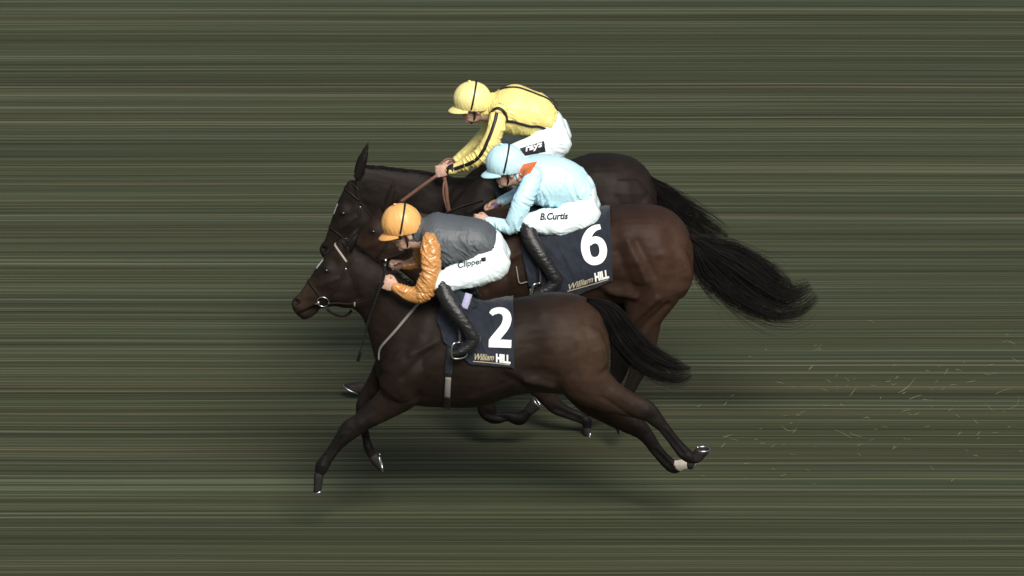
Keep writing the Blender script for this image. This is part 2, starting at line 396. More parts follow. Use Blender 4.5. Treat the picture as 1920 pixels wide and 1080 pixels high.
def seg_dist(Q, x1, y1, x2, y2):
    a = np.array([x1, y1]); d = np.array([x2 - x1, y2 - y1]); L = (d ** 2).sum() + 1e-9
    t = np.clip(((Q - a) @ d) / L, 0, 1); return np.linalg.norm(Q - a - t[:, None] * d, axis=1)
def bump_list(V, N, Y0, L, tf=None):
    W = V.copy(); W[:, 1] = Y0 - np.abs(V[:, 1] - Y0); Q = project(W); d = np.zeros(len(V))
    for x1, y1, x2, y2, wd, amp in L:
        if tf: (x1, y1), (x2, y2) = tf(x1, y1), tf(x2, y2)
        d += amp * np.exp(-(seg_dist(Q, x1, y1, x2, y2) / wd) ** 2)
    return V + N * (d * np.clip(np.abs(N[:, 1]) * 1.4, .15, 1))[:, None]

# ------------------------------------------------------------------ horses
TRUNK = [(705, 630, 705, 700, .05), (716, 598, 716, 722, .12), (740, 568, 740, 748, .185), (780, 553, 780, 760, .235), (825, 549, 825, 764, .265), (870, 561, 870, 765, .285), (910, 568, 910, 760, .29),
         (950, 562, 950, 746, .29), (990, 555, 990, 738, .285), (1035, 548, 1035, 738, .28), (1070, 550, 1070, 740, .27), (1100, 560, 1100, 730, .235), (1125, 584, 1125, 715, .17), (1141, 622, 1141, 690, .08)]
HEAD = [(645, 446, 682, 520, .055), (636, 449, 684, 545, .070), (622, 464, 672, 574, .084), (604, 486, 648, 577, .090), (589, 507, 628, 574, .074), (574, 531, 606, 577, .056), (561, 550, 590, 583, .050), (551, 559, 582, 591, .050), (546.5, 566, 573, 599, .044), (548, 578, 562, 594, .028)]
HEAD_BUMPS = [(554.5, 565, 556, 568, 4.5, -.022), (551, 561, 557, 559, 4, .009), (558, 572, 553, 574, 4, .006), (561, 589, 590, 576, 3.2, -.012), (566, 583, 588, 571, 4, .005), (563, 570, 575, 563, 6, -.005), (611, 505, 612, 506, 8, .008), (600, 535, 632, 522, 5, .006), (604, 548, 634, 548, 9, -.006), (640, 552, 655, 540, 18, .010),
              (625, 488, 630, 494, 8, -.007), (655, 500, 672, 560, 6, -.010), (575, 545, 590, 520, 6, -.005), (566, 598, 577, 594, 5, .003)]
BODY_BUMPS = [(800, 690, 780, 700, 30, .020), (826, 640, 756, 706, 8, -.014), (838, 634, 772, 664, 8, .014), (790, 640, 740, 690, 14, .008), (700, 800, 690, 806, 4, -.004), (950, 692, 1000, 718, 6, .008), (945, 704, 985, 726, 6, -.006), (880, 748, 960, 722, 7, .006), (760, 640, 772, 610, 18, -.006), (735, 655, 745, 640, 16, .008), (724, 700, 738, 680, 24, .012), (758, 742, 768, 748, 13, .012), (838, 560, 800, 640, 12, -.006),
              (1000, 650, 1004, 690, 30, -.026), (985, 714, 1035, 724, 6, .018), (1000, 700, 1040, 705, 9, -.008), (1010, 577, 1014, 582, 16, .016), (1096, 600, 1120, 695, 13, -.009), (1134, 620, 1140, 690, 16, .009), (1040, 585, 1075, 640, 18, .010),
              (1062, 620, 1078, 690, 18, -.006), (1050, 660, 1060, 705, 24, .010), (880, 720, 900, 690, 8, .004), (905, 725, 925, 690, 8, .004), (930, 722, 950, 690, 8, .004), (880, 700, 885, 690, 60, .004),
              (690, 560, 760, 650, 22, -.008), (672, 520, 730, 600, 26, .008), (1150, 735, 1185, 760, 7, .006), (1130, 745, 1190, 786, 4, -.007), (700, 770, 662, 797, 5, -.005), (770, 757, 800, 752, 8, .008)]
def hoof_shape(cor, sole, rc, rs, Y0, v, toe, side=.95):
    """a hoof from the coronet to an oblique sole (toe = where the sole points); also the thin shoe round its rim"""
    c = P(*cor, Y0 + v); s = P(*sole, Y0 + v); ax = nrm(s - c); lat = np.array([0, 1.0, 0]); lat = nrm(lat - ax * ax.dot(lat)); fc = np.cross(ax, lat)
    td = nrm(P(sole[0] + toe[0], sole[1] + toe[1], Y0 + v) - s); td = nrm(td - lat * td.dot(lat)); fc = fc if fc.dot(td) > 0 else -fc; ang = np.linspace(0, 2 * math.pi, 24, endpoint=False); R = []
    rc, rs = rc / PPM, rs / PPM
    for t, k in ((-.25, .7), (-.05, .98), (.1, 1.04), (.4, 1.0), (.75, 1.0), (.97, 1.0), (1, .94)):
        tt = min(max(t, 0), 1); f = nrm(fc * (1 - tt) + td * tt); ra = (rc + (rs - rc) * tt) * k; rl = (rc * 1.05 + (min(rs, rc * 1.45) - rc * 1.05) * tt) * k * side
        R.append(c + (s - c) * t + np.outer(np.cos(ang), f) * ra + np.outer(np.sin(ang), lat) * rl)
    h = Shell(); V, Fc = rings(np.array(R)); h.add(V, Fc); nn = nrm(np.cross(td, lat)); nn = nn if nn.dot(ax) > 0 else -nn
    rl = min(rs, rc * 1.45) * side; shoe = Shell(); pts = [s + nn * .003 + td * rs * .92 * math.cos(a) + lat * rl * .92 * math.sin(a) for a in np.linspace(-2.55, 2.55, 21)]
    tube3(pts, .0055, n=6, sub=1, sh=shoe); return h, shoe

YA, YB, YC = 0.0, 1.5, 2.4                                # the three running lines, metres from the nearest
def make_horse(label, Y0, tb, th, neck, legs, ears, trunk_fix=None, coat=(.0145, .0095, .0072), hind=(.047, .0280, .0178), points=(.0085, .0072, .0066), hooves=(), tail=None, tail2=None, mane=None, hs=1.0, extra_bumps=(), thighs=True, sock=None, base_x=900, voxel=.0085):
    sh = Shell()
    tr = trunk_fix or [(tb(a, b) + tb(c, d) + (wd * hs,)) for a, b, c, d, wd in TRUNK]
    loft(tr, Y0, 5, 40, sh); loft(neck, Y0, 5, 32, sh)
    loft([th(a, b) + th(c, d) + (wd * hs,) for a, b, c, d, wd in HEAD], Y0, 5, 32, sh); chain([th(592, 580) + (0, 7, .030), th(580, 588) + (0, 7.5, .032), th(570, 593) + (0, 5.5, .028)], Y0, sh=sh)
    m = Shell(); chain([tb(812, 640) + (-.13, 44, .09), tb(778, 680) + (-.15, 48, .105), tb(750, 718) + (-.145, 40, .10)], Y0, sh=m)
    chain([tb(1045, 632) + (-.10, 42, .14), tb(1080, 650) + (-.13, 50, .13), tb(1092, 685) + (-.135, 50, .125)], Y0, sh=m)
    chain([tb(742, 690) + (-.08, 30, .07), tb(735, 730) + (-.07, 22, .06)], Y0, sh=m)
    sh.join(m); sh.join(m.mirrored(Y0))
    for L in legs: chain(L, Y0, sh=sh)
    for e in ears:
        m = chain(e, Y0, sh=Shell(), cap=False); sh.join(m); sh.join(m.mirrored(Y0))
    me = union(sh, voxel, 6); V, N = np_mesh(me)
    V = bump_list(V, N, Y0, HEAD_BUMPS, th); set_co(me, V); V, N = np_mesh(me)
    V = bump_list(V, N, Y0, list(BODY_BUMPS), tb); V = bump_list(V, N, Y0, list(extra_bumps))
    V = V + N * (snoise(V, (14, 9, 20)) * .0022 + snoise(V, (32, 20, 40), 9) * .0009)[:, None]; set_co(me, V)
    for L in legs:
        QQ = project(V); side = np.sign(V[:, 1] - Y0) == np.sign(L[0][2]); a, b = L[-5], L[-3]; t = nrm((b[0] - a[0], b[1] - a[1])); n_ = np.array([-t[1], t[0]])
        for sg, amp in ((.28, -.0065), (-.35, .003), (.75, .004)):
            o = n_ * sg * a[3]; V = V + N * (amp * np.exp(-(seg_dist(QQ, a[0] + o[0], a[1] + o[1], b[0] + o[0], b[1] + o[1]) / 3.6) ** 2) * side * np.clip(np.abs(N[:, 1]) * 1.5, 0, 1))[:, None]
        for i, amp, wd in ((-7, .006, 7), (-6, -.004, 6), (-2, .005, 6)):
            V = V + N * (amp * np.exp(-(np.hypot(QQ[:, 0] - L[i][0], QQ[:, 1] - L[i][1]) / wd) ** 2) * side)[:, None]
    set_co(me, V); V, N = np_mesh(me)
    # natural markings: lighter quarters, black points and muzzle, white star / sock; plus painted shade in nostril and mouth
    W = V.copy(); W[:, 1] = Y0 - np.abs(V[:, 1] - Y0); Q = project(W); c = np.tile(np.array(coat), (len(V), 1))
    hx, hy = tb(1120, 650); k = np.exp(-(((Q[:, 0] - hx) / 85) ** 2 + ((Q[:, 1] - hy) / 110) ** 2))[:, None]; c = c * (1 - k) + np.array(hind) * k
    mz = th(572, 545); k = np.exp(-(np.hypot(Q[:, 0] - mz[0], Q[:, 1] - mz[1]) / 26) ** 2)[:, None]; c = c * (1 - .55 * k) + np.array(hind) * .55 * k
    for (ax_, ay_, bx_, by_), wd, f in (((554.5, 565, 556, 568), 4.2, .9), ((561, 590, 590, 576), 2.6, .7), ((560, 594, 574, 598), 6, .6), ((607, 506, 615, 509), 6, .7), ((664, 452, 674, 470), 9, .5)):  # nostril and mouth crease: shade put into the colour; lip, eye rim, poll: pigment
        k = (f * np.exp(-(seg_dist(Q, *th(ax_, ay_), *th(bx_, by_)) / wd) ** 2))[:, None]; c = c * (1 - k) + np.array((.004, .0035, .0035)) * k
    for L in legs:
        A = np.array([q[:2] for q in L]); n = len(A)
        for i in range(max(1, n // 2 - 1), n - 1):
            d = seg_dist(project(V), *A[i], *A[i + 1]); f = min(1, (i - n // 2 + 2) / 2.5); k = (f * np.exp(-(d / 17) ** 4))[:, None]; c = c * (1 - k) + np.array(points) * k
    for e in ears:
        k = (.65 * np.exp(-(seg_dist(Q, *e[1][:2], *e[3][:2]) / 9) ** 4))[:, None]; c = c * (1 - k) + np.array(points) * k
    s0, s1 = th(592, 499), th(602, 486); d = seg_dist(Q, *s0, *s1); k = ((d < 4) & (np.abs(V[:, 1] - Y0) < .024) & (Y0 != YB)).astype(float)[:, None]; c = c * (1 - k) + np.array([.62, .62, .60]) * k
    if sock:
        QQ = project(V); k = ((np.hypot(QQ[:, 0] - sock[0], QQ[:, 1] - sock[1]) < sock[2]) & (V[:, 1] > Y0 + .02)).astype(float)[:, None]; c = c * (1 - k) + np.array([.42, .38, .33]) * k
    at = me.color_attributes.new('coat', 'FLOAT_COLOR', 'POINT'); at.data.foreach_set('color', np.hstack([c, np.ones((len(c), 1))]).ravel())
    bvh = bvh_of(me); bx = P(*tb(base_x, 700), Y0)[0]
    root = tag(link('racehorse', me, M['coat'], None, (bx, Y0, 0)), label, 'horse', 'racehorses galloping in a bunch')
    ex, ey = th(611, 508); p, n = hit(bvh, ex, ey, Y0); e = ellipsoid(p - n * .008, np.array([.017, 0, 0]), np.array([0, .014, 0]), np.array([0, 0, .015]))
    shell_obj('eye', e, M['eye'], root); shell_obj('eye', e.mirrored(Y0), M['eye'], root)
    for h in hooves:
        a, b = hoof_shape(h[0], h[1], h[2], h[3], Y0, h[4], h[5]); ho = shell_obj('hoof', a, M['hoof'], root); shell_obj('horseshoe', b, M['steel'], ho)
    if tail:
        ts = strands(Y0=Y0, **tail)
        if tail2: ts.join(strands(Y0=Y0, **tail2))
        shell_obj('tail', ts, M['hair'], root)
    if mane: shell_obj('mane', mane_hair(bvh, Y0, **mane), M['mane'], root)
    return root, bvh
def mane_hair(bvh, Y0, line, count=500, length=.09, seed=3, drop=1.0):
    r = np.random.default_rng(seed); pp = resample(line, 2); sh = Shell()
    for i in range(count):
        x, y = pp[r.integers(len(pp))]; q = P(x + r.normal(0, 2), y + 3, Y0 + r.normal(0, .008)); loc, nor, _, _ = bvh.ray_cast(Vector(q + [0, 0, .3]), Vector((0, 0, -1)))
        if loc is None: continue
        p = np.array(loc); L = length * r.uniform(.5, 1.15); sd_ = r.choice([1, 1, 1, -.25]) * drop
        pts = [p - [0, 0, .004]]
        for k in range(1, 6):
            t = k / 5; pts.append(p + np.array([L * (.55 * t + .25 * t * t) + r.normal(0, .003), sd_ * L * .75 * t * t + r.normal(0, .003), L * (.34 * t - .55 * t * t) + r.normal(0, .002)]))
        tube3(pts, [.0024, .0024, .002, .0017, .0012, .0006], n=3, sub=1, sh=sh)
    return sh

idt = lambda x, y: (x, y)
def affine(src, dst, rot=0.0, sc=1.0):
    c, s = math.cos(rot) * sc, math.sin(rot) * sc
    return lambda x, y: (dst[0] + c * (x - src[0]) - s * (y - src[1]), dst[1] + s * (x - src[0]) + c * (y - src[1]))

# nearest horse: near fore reaching for the ground, far fore folded, both hind legs trailing
A_LEGS = [
    [(760, 690, -.13, 45, .10), (752, 732, -.13, 38, .085), (728, 756, -.13, 29, .065), (700, 776, -.13, 23, .05), (674, 794, -.13, 19, .043), (656, 806, -.13, 19.5, .043), (641, 823, -.13, 14.5, .036), (627, 841, -.13, 11, .027), (615, 858, -.13, 11, .026), (604.5, 874, -.13, 13.5, .033), (598.5, 888, -.13, 9, .026)],
    [(740, 690, .11, 40, .08), (718, 718, .11, 31, .065), (698, 738, .12, 22, .05), (683, 757, .12, 15, .042), (679, 775, .12, 12, .036), (682, 796, .12, 8, .026), (686, 820, .12, 7.5, .024), (691, 840, .12, 9, .028), (698, 854, .12, 8, .026)],
    [(1085, 655, -.15, 54, .12), (1095, 705, -.15, 50, .11), (1130, 736, -.15, 36, .085), (1165, 753, -.15, 27, .062), (1193, 763, -.15, 22, .05), (1212, 770, -.15, 20, .042), (1228, 784, -.15, 15, .035), (1247, 805, -.15, 11, .028), (1266, 829, -.15, 11, .027), (1282, 848, -.15, 13, .031), (1293, 857, -.15, 12, .030), (1303, 861, -.15, 9, .026)],
    [(1075, 630, .15, 54, .12), (1085, 690, .15, 52, .11), (1110, 738, .15, 40, .085), (1142, 768, .15, 28, .062), (1172, 788, .15, 22, .05), (1192, 799, .15, 20, .042), (1210, 815, .15, 15, .035), (1230, 842, .15, 12, .028), (1248, 863, .15, 12, .027), (1263, 875, .15, 13, .031), (1277, 872, .15, 11, .028), (1288, 870, .15, 10, .027)]]
A_NECK = [(655, 452, 652, 555, .062), (668, 462, 660, 576, .068), (688, 478, 678, 594, .075), (712, 494, 690, 625, .085), (745, 516, 701, 668, .11), (785, 540, 714, 712, .16), (825, 556, 745, 745, .20)]
HA, BA = make_horse('dark bay racehorse nearest the camera wearing number 2, front hoof reaching for the turf', YA, idt, idt, A_NECK, A_LEGS,
    [[(648, 476, -.045, 6, .016), (654, 464, -.05, 8, .018), (663, 451, -.055, 7.5, .016), (672, 438, -.055, 1.5, .005)]],
    hooves=[((598, 889), (595.5, 921), 9.0, 8.5, -.13, (-12, 5)), ((699, 856), (713, 867), 9, 20, .12, (9, 41)), ((1305, 860), (1318, 843), 10, 14.5, -.15, (27, 1)), ((1290, 870), (1302, 868), 10, 14, .15, (10, -16))],
    tail=dict(center=[(1100, 562), (1118, 567), (1142, 583), (1160, 611), (1182, 643), (1208, 668), (1242, 688), (1275, 697), (1296, 694)], hw=[5, 10, 16, 20, 22, 22, 21, 18, 10], vw=.05, count=1500, seed=11, wisps=.12, tmin=.55, fray=.18, clumps=60),
    mane=dict(line=[(662, 456), (688, 478), (712, 494), (745, 516), (785, 540)], count=260, length=.05), sock=(1281, 869, 16))

# middle horse, number 6
TB = affine((1035, 548), (1193, 382)); THB = affine((628, 458), (716, 385))
B_LEGS = [
    [TB(760, 690) + (-.13, 45, .10), (925, 600, -.13, 42, .09), (918, 660, -.13, 33, .07), (912, 715, -.13, 24, .052), (911, 750, -.13, 18, .042), (914, 771, -.13, 17, .040), (928, 783, -.13, 12, .033), (952, 781, -.13, 9.5, .027), (974, 785, -.13, 13, .031), (988, 774, -.13, 9.5, .027)],
    [TB(760, 690) + (.13, 45, .10), (960, 640, .12, 40, .08), (1000, 705, .12, 27, .055), (1028, 745, .12, 18, .045), (1044, 763, .12, 15, .038), (1068, 775, .12, 11, .028), (1090, 783, .12, 11, .029), (1100, 790, .12, 10, .029), (1101, 802, .12, 8, .026)],
    [(1225, 500, -.15, 66, .13), (1222, 540, -.15, 58, .12), (1208, 590, -.15, 38, .085), (1206, 630, -.15, 29, .06), (1206, 658, -.15, 24, .048), (1202, 680, -.15, 19, .04), (1190, 708, -.15, 14, .032), (1175, 742, -.15, 11, .027), (1164, 772, -.15, 12, .03), (1161, 790, -.15, 9.5, .026)],
    [(1210, 480, .15, 60, .13), (1205, 530, .15, 54, .12), (1185, 590, .15, 36, .08), (1170, 630, .15, 27, .06), (1166, 665, .15, 22, .046), (1160, 695, .15, 17, .038), (1148, 720, .15, 13, .03), (1132, 745, .15, 11, .027), (1120, 760, .15, 11, .03)]]
B_NECK = [(734, 378, 716, 480, .062), (752, 382, 738, 500, .068), (785, 394, 765, 520, .076), (830, 402, 800, 550, .09), (880, 404, 835, 580, .12), (935, 398, 870, 590, .17), (985, 388, 905, 590, .20)]
HB, BB = make_horse('bay racehorse wearing number 6, between the other two, long black tail streaming out', YB, TB, THB, B_NECK, B_LEGS,
    [[(722, 398, -.045, 5, .016), (729, 380, -.05, 7, .018), (735, 364, -.055, 5.5, .015), (739.5, 347, -.055, 1.2, .004)]], coat=(.0235, .0132, .0092), hind=(.0465, .0250, .0160),
    hooves=[((992, 770), (1006, 755), 10, 13.5, -.13, (-18, -21)), ((1100, 802), (1104, 819), 8.0, 15, .12, (-6, 31)), ((1160, 792), (1162, 805), 8, 12, -.15, (-3, 24)), ((1116, 764), (1108, 776), 9, 11, .15, (-10, 6))],
    tail=dict(center=[(1284, 442), (1312, 460), (1340, 485), (1376, 510), (1412, 538), (1450, 560), (1490, 565), (1526, 545)], hw=[10, 25, 37, 42, 45, 40, 32, 20], vw=.08, count=2300, seed=5, wisps=.16, tmin=.5, fray=.24, clumps=90),
    tail2=dict(center=[(1294, 455), (1306, 490), (1326, 525), (1360, 556), (1410, 582), (1450, 594)], hw=[6, 12, 14, 14, 14, 10], vw=.06, count=230, seed=8, wisps=.4, tmin=.3, fray=.4, clumps=24),
    mane=dict(line=[(738, 372), (785, 392), (830, 402), (880, 404)], count=300, length=.07),
    extra_bumps=[(1172, 445, 1180, 490, 15, .013), (1178, 455, 1212, 526, 8, .014), (1194, 452, 1226, 515, 9, -.013), (1160, 470, 1186, 540, 9, -.010), (1262, 440, 1272, 520, 14, -.009), (1284, 460, 1290, 515, 10, .006), (1230, 420, 1250, 470, 16, .008), (1232, 560, 1182, 606, 7, .017), (1252, 572, 1197, 622, 6, -.014), (1215, 545, 1170, 590, 7, -.010)])

# far horse
TC = affine((1035, 548), (1130, 286), 0, .955); THC = affine((628, 458), (646, 352), math.radians(-15), .93)
C_TR = [tuple(TC(a, b) + TC(c, d)) + (wd,) for a, b, c, d, wd in TRUNK]
for i, t in {0: 400, 1: 370, 2: 338, 3: 330, 4: 322, 5: 318, 6: 312, 7: 306}.items(): C_TR[i] = (C_TR[i][0], t) + C_TR[i][2:]
C_LEGS = [
    [(870, 470, -.13, 45, .10), (850, 520, -.13, 40, .08), (815, 570, -.13, 30, .065), (780, 620, -.13, 22, .05), (752, 665, -.13, 16, .042), (732, 695, -.13, 11, .03), (714, 714, -.13, 11, .03), (694, 722, -.13, 9.5, .027)],
    [(860, 440, .12, 45, .09), (870, 500, .12, 36, .08), (872, 560, .12, 26, .06), (876, 600, .12, 16, .04), (892, 618, .12, 11, .03), (915, 622, .12, 10, .028), (935, 615, .12, 10, .028)],
    [(1165, 380, -.15, 55, .12), (1160, 430, -.15, 48, .11), (1150, 490, -.15, 34, .08), (1145, 540, -.15, 24, .055), (1140, 575, -.15, 18, .042), (1128, 610, -.15, 12, .03), (1115, 645, -.15, 11, .028), (1105, 670, -.15, 10, .027)],
    [(1155, 370, .15, 55, .12), (1145, 420, .15, 48, .11), (1125, 480, .15, 34, .08), (1110, 530, .15, 24, .055), (1105, 565, .15, 18, .042), (1092, 600, .15, 12, .03), (1078, 635, .15, 11, .028), (1070, 655, .15, 10, .027)]]
C_NECK = [(668, 310, 665, 405, .062), (684, 311, 688, 425, .066), (715, 314, 712, 445, .074), (752, 318, 745, 475, .085), (800, 324, 782, 515, .11), (850, 332, 815, 540, .15), (900, 330, 850, 540, .19)]
HC, BC = make_horse('darkest racehorse on the far side, white mark on its forehead, pricked ears', YC, TC, THC, C_NECK, C_LEGS,
    [[(669, 334, -.045, 7, .018), (676, 315, -.05, 9, .02), (683, 297, -.055, 7, .016), (689.5, 277, -.055, 1.2, .004)]], trunk_fix=C_TR, coat=(.0130, .0097, .0079), hind=(.0165, .0118, .0091), hs=1.0,
    hooves=[((684, 724), (660, 729.5), 9, 19, -.13, (-35, -16)), ((936, 613), (950, 606), 9, 11, .12, (-5, -12)), ((1104, 674), (1100, 690), 9, 10, -.15, (-12, 2)), ((1069, 659), (1064, 674), 9, 10, .15, (-12, 2))],
    tail=dict(center=[(1205, 322), (1222, 342), (1245, 369), (1270, 395), (1297, 416), (1330, 436), (1362, 450)], hw=[6, 12, 21, 24, 24, 20, 12], vw=.05, count=950, seed=21, wisps=.25, tmin=.45, fray=.28, clumps=50),
    mane=dict(line=[(684, 306), (715, 313), (752, 317), (800, 323), (830, 328)], count=620, length=.075, drop=.5))

# ------------------------------------------------------------------ jockeys
def hand(W, d, p, upv, sh, sc=1.0, curl=1.0):
    """palm, four unequal curled fingers and an opposed thumb; d to the knuckles, p the way the fingers curl, upv the thumb side"""
    d = nrm(d); p = nrm(np.asarray(p) - d * np.dot(p, d)); u = nrm(np.cross(p, d)); u = u if np.dot(u, upv) > 0 else -u
    q = lambda a, b, c: W + sc * (d * a + p * b + u * c)
    ellipsoid(q(.045, 0, 0), d * .050 * sc, u * .042 * sc, p * .0165 * sc, sh); ellipsoid(q(.0, 0, 0), d * .035 * sc, u * .027 * sc, p * .02 * sc, sh)
    for i, (c, l) in enumerate(((.031, .92), (.0105, 1.0), (-.0105, .95), (-.030, .78))):
        a, b, e = .036 * l, .027 * l, .021 * l
        k0 = q(.083 - abs(c) * .12, 0, c); k1 = k0 + sc * (d * .35 + p * .94) * a; k2 = k1 + sc * (-d * .72 + p * .62 * (1.4 - curl)) * b; k3 = k2 + sc * (-d * .55 - p * .75 * curl) * e
        tube3([k0 - d * .02, k0, k1, k2, k3], [.0098 * sc, .0105 * sc, .0098 * sc, .009 * sc, .0078 * sc], n=10, sub=3, sh=sh)
        ellipsoid(k3, d * .0078 * sc, p * .0078 * sc, u * .0078 * sc, sh, 10, 8); ellipsoid(k0, d * .0112 * sc, p * .0112 * sc, u * .0108 * sc, sh, 10, 8)
    t0 = q(.018, .008, .030); t1 = t0 + sc * (d * .62 + p * .45 + u * .42) * .036; t2 = t1 + sc * (d * .75 + p * .62 - u * .12) * .028
    tube3([q(0, .004, .015), t0, t1, t2], [.014 * sc, .0135 * sc, .0112 * sc, .0095 * sc], n=10, sub=3, sh=sh); ellipsoid(t2, d * .0095 * sc, p * .0095 * sc, u * .0095 * sc, sh, 10, 8)

def face(H, fwd, up, sh):
    """cranium, jaw, brow, nose, lips, chin and ears around the head centre H (between the ears, at eye level)"""
    f, u = nrm(fwd), nrm(up); l = np.cross(u, f)
    q = lambda a, b, c: H + f * a + u * b + l * c
    ellipsoid(q(-.012, .035, 0), f * .094, l * .073, u * .088, sh); ellipsoid(q(.022, -.045, 0), f * .066, l * .056, u * .070, sh)
    ellipsoid(q(.066, -.098, 0), f * .022, l * .024, u * .018, sh); ellipsoid(q(.030, -.080, 0), f * .052, l * .050, u * .032, sh)
    ellipsoid(q(.078, .018, 0), f * .014, l * .055, u * .011, sh)
    tube3([q(.086, .008, 0), q(.100, -.018, 0), q(.108, -.034, 0)], [.009, .011, .013], sh=sh); ellipsoid(q(.092, -.038, .012), f * .012, l * .009, u * .008, sh); ellipsoid(q(.092, -.038, -.012), f * .012, l * .009, u * .008, sh)
    ellipsoid(q(.083, -.062, 0), f * .011, l * .024, u * .0065, sh); ellipsoid(q(.080, -.075, 0), f * .011, l * .021, u * .007, sh)
    for s in (-1, 1):
        ellipsoid(q(.060, -.022, s * .040), f * .024, l * .020, u * .020, sh); ellipsoid(q(-.012, -.012, s * .076), f * .018, l * .007, u * .031, sh)

def wrinkle(me, amp, f, seed=0.0, amp2=0.0, f2=(40, 40, 40)):
    V, N = np_mesh(me); a = 1 - np.abs(snoise(V, f, seed)) * 2.2; d = amp * a
    if amp2: d = d + amp2 * (1 - np.abs(snoise(V, f2, seed + 3)) * 2)
    set_co(me, V + N * d[:, None])
def folds(me, amp, seed, rot=.6, freq=(34, 9, 6), calm=None, second=None):
    """long slanting creases of loose silk, sharp ridged, broken up by calmer stretches; calm(V, N) -> 0..1 where the cloth is taut"""
    V, N = np_mesh(me); out = np.zeros(len(V)); w_ = np.stack([snoise(V, 6, seed + k) for k in (0, 7, 13)], 1) * .05
    for r_, k, f in ((rot, 1.0, 1.0), (rot + (second if second is not None else .7), .55, 1.5)):
        c, s_ = math.cos(r_), math.sin(r_); Q = np.stack([V[:, 0] * s_ + V[:, 2] * c, V[:, 1], V[:, 0] * c - V[:, 2] * s_], 1) + w_
        ridge = np.clip(1 - np.abs(snoise(Q, np.array(freq) * f, seed + 20 * k)) * 3.6, 0, 1) ** 1.25; mask = np.clip(.5 + 1.6 * snoise(V, 9, seed + 31 * k), 0, 1); out += k * ridge * mask
    out += .25 * snoise(V, 13, seed + 9)
    if calm is not None: out *= 1 - calm(V, N)
    set_co(me, V + N * (amp * (out - .04))[:, None])
def helmet_shell(C, fwd, up, r=(.122, .106, .118), cmin=-.46, thick=.006):
    f, u = nrm(fwd), nrm(up); l = np.cross(u, f); n, m = 96, 34; V = []; Fc = []
    for layer, k in enumerate((1.0, .93)):
        for i in range(m + 1):
            t = math.acos(1 - (1 - cmin) * i / m) if i else 0
            for j in range(n):
                a = 2 * math.pi * j / n; dip = -.018 * max(0, -math.cos(a)) * (i / m) ** 3 + .012 * max(0, math.cos(a)) * (i / m) ** 3
                V.append(C + k * (f * r[0] * math.sin(t) * math.cos(a) + l * r[1] * math.sin(t) * math.sin(a)) + u * (r[2] * math.cos(t) * (k if i < m else 1) + dip))
    o = (m + 1) * n
    for i in range(m):
        for j in range(n):
            a = i * n + j; b = i * n + (j + 1) % n
            Fc.append((a, a + n, b + n, b)); Fc.append((o + a, o + b, o + b + n, o + a + n))
    for j in range(n):
        a = m * n + j; b = m * n + (j + 1) % n; Fc.append((a, o + a, o + b, b))
    return Shell().add(V, Fc)
def gather_cap(me, C, fwd, up, r, seed):
    """silk cover pulled over a skull cap: gathers along the rim, six seams from the crown"""
    V, N = np_mesh(me); f, u = nrm(fwd), nrm(up); l = np.cross(u, f); X = V - C; a = np.arctan2(X @ l, X @ f); h = (X @ u) / r[2]
    rim = np.clip((.25 - h) / .7, 0, 1); d = .0026 * rim * (snoise(np.stack([np.cos(a) * 3.2, np.sin(a) * 3.2, h * .6], 1), 2.4, seed) + .6 * np.sin(a * 23 + 3 * snoise(V, 12, seed)))
    seam = np.exp(-((np.abs(((a / (math.pi / 3)) % 1) - .5) * 2 * np.sqrt(np.clip(1 - h * h, 0, 1))) / .05) ** 2); d -= .0022 * seam; d += .0020 * snoise(V, 17, seed + 4)
    set_co(me, V + N * d[:, None])
def peak_shell(C, fwd, up, r=(.122, .106, .118), cmin=-.40, out=.058):
    f, u = nrm(fwd), nrm(up); l = np.cross(u, f); V = []; Fc = []; n, m = 27, 8; st = math.sqrt(1 - cmin ** 2)
    for k in (0, 1):
        for i in range(n):
            a = math.radians(-72 + 144 * i / (n - 1))
            for j in range(m):
                t = j / (m - 1); w = out * math.cos(a * 1.2) ** .8 if abs(a * 1.2) < 1.57 else 0
                p = C + f * (r[0] * st * math.cos(a) * .97 + w * t) + l * (r[1] * st * math.sin(a) * .97 + .1 * w * t * math.sin(a)) + u * (r[2] * cmin + .014 * math.cos(a) - .022 * t * t * math.cos(a) - .010 * abs(math.sin(a)) * t - k * .0045); V.append(p)
    o = n * m
    for i in range(n - 1):
        for j in range(m - 1):
            a = i * m + j; Fc.append((a, a + 1, a + m + 1, a + m)); Fc.append((o + a, o + a + m, o + a + m + 1, o + a + 1))
    for i in range(n - 1):
        for j in (0, m - 1):
            a = i * m + j; Fc.append((a, a + m, o + a + m, o + a))
    for j in range(m - 1):
        for i in (0, n - 1):
            a = i * m + j; Fc.append((a, a + 1, o + a + 1, o + a))
    return Shell().add(V, Fc)
def band(C, fwd, up, tilt, r=(.122, .106, .118), width=.012, a0=-108, a1=108, grow=.004):
    """elastic running over the cap from ear to ear; tilt leans its plane"""
    f, u = nrm(fwd), nrm(up); l = np.cross(u, f); ax = nrm(u * math.cos(tilt) + f * math.sin(tilt)); pts = []; ns = []
    for k in np.linspace(a0, a1, 44):
        d = ax * math.cos(math.radians(k)) + l * math.sin(math.radians(k)); a, b, c = d @ f, d @ l, d @ u; q = 1 / math.sqrt((a / r[0]) ** 2 + (b / r[1]) ** 2 + (c / r[2]) ** 2)
        pts.append(C + d * (q + grow)); ns.append(d)
    return ribbon(pts, ns, width, .005)

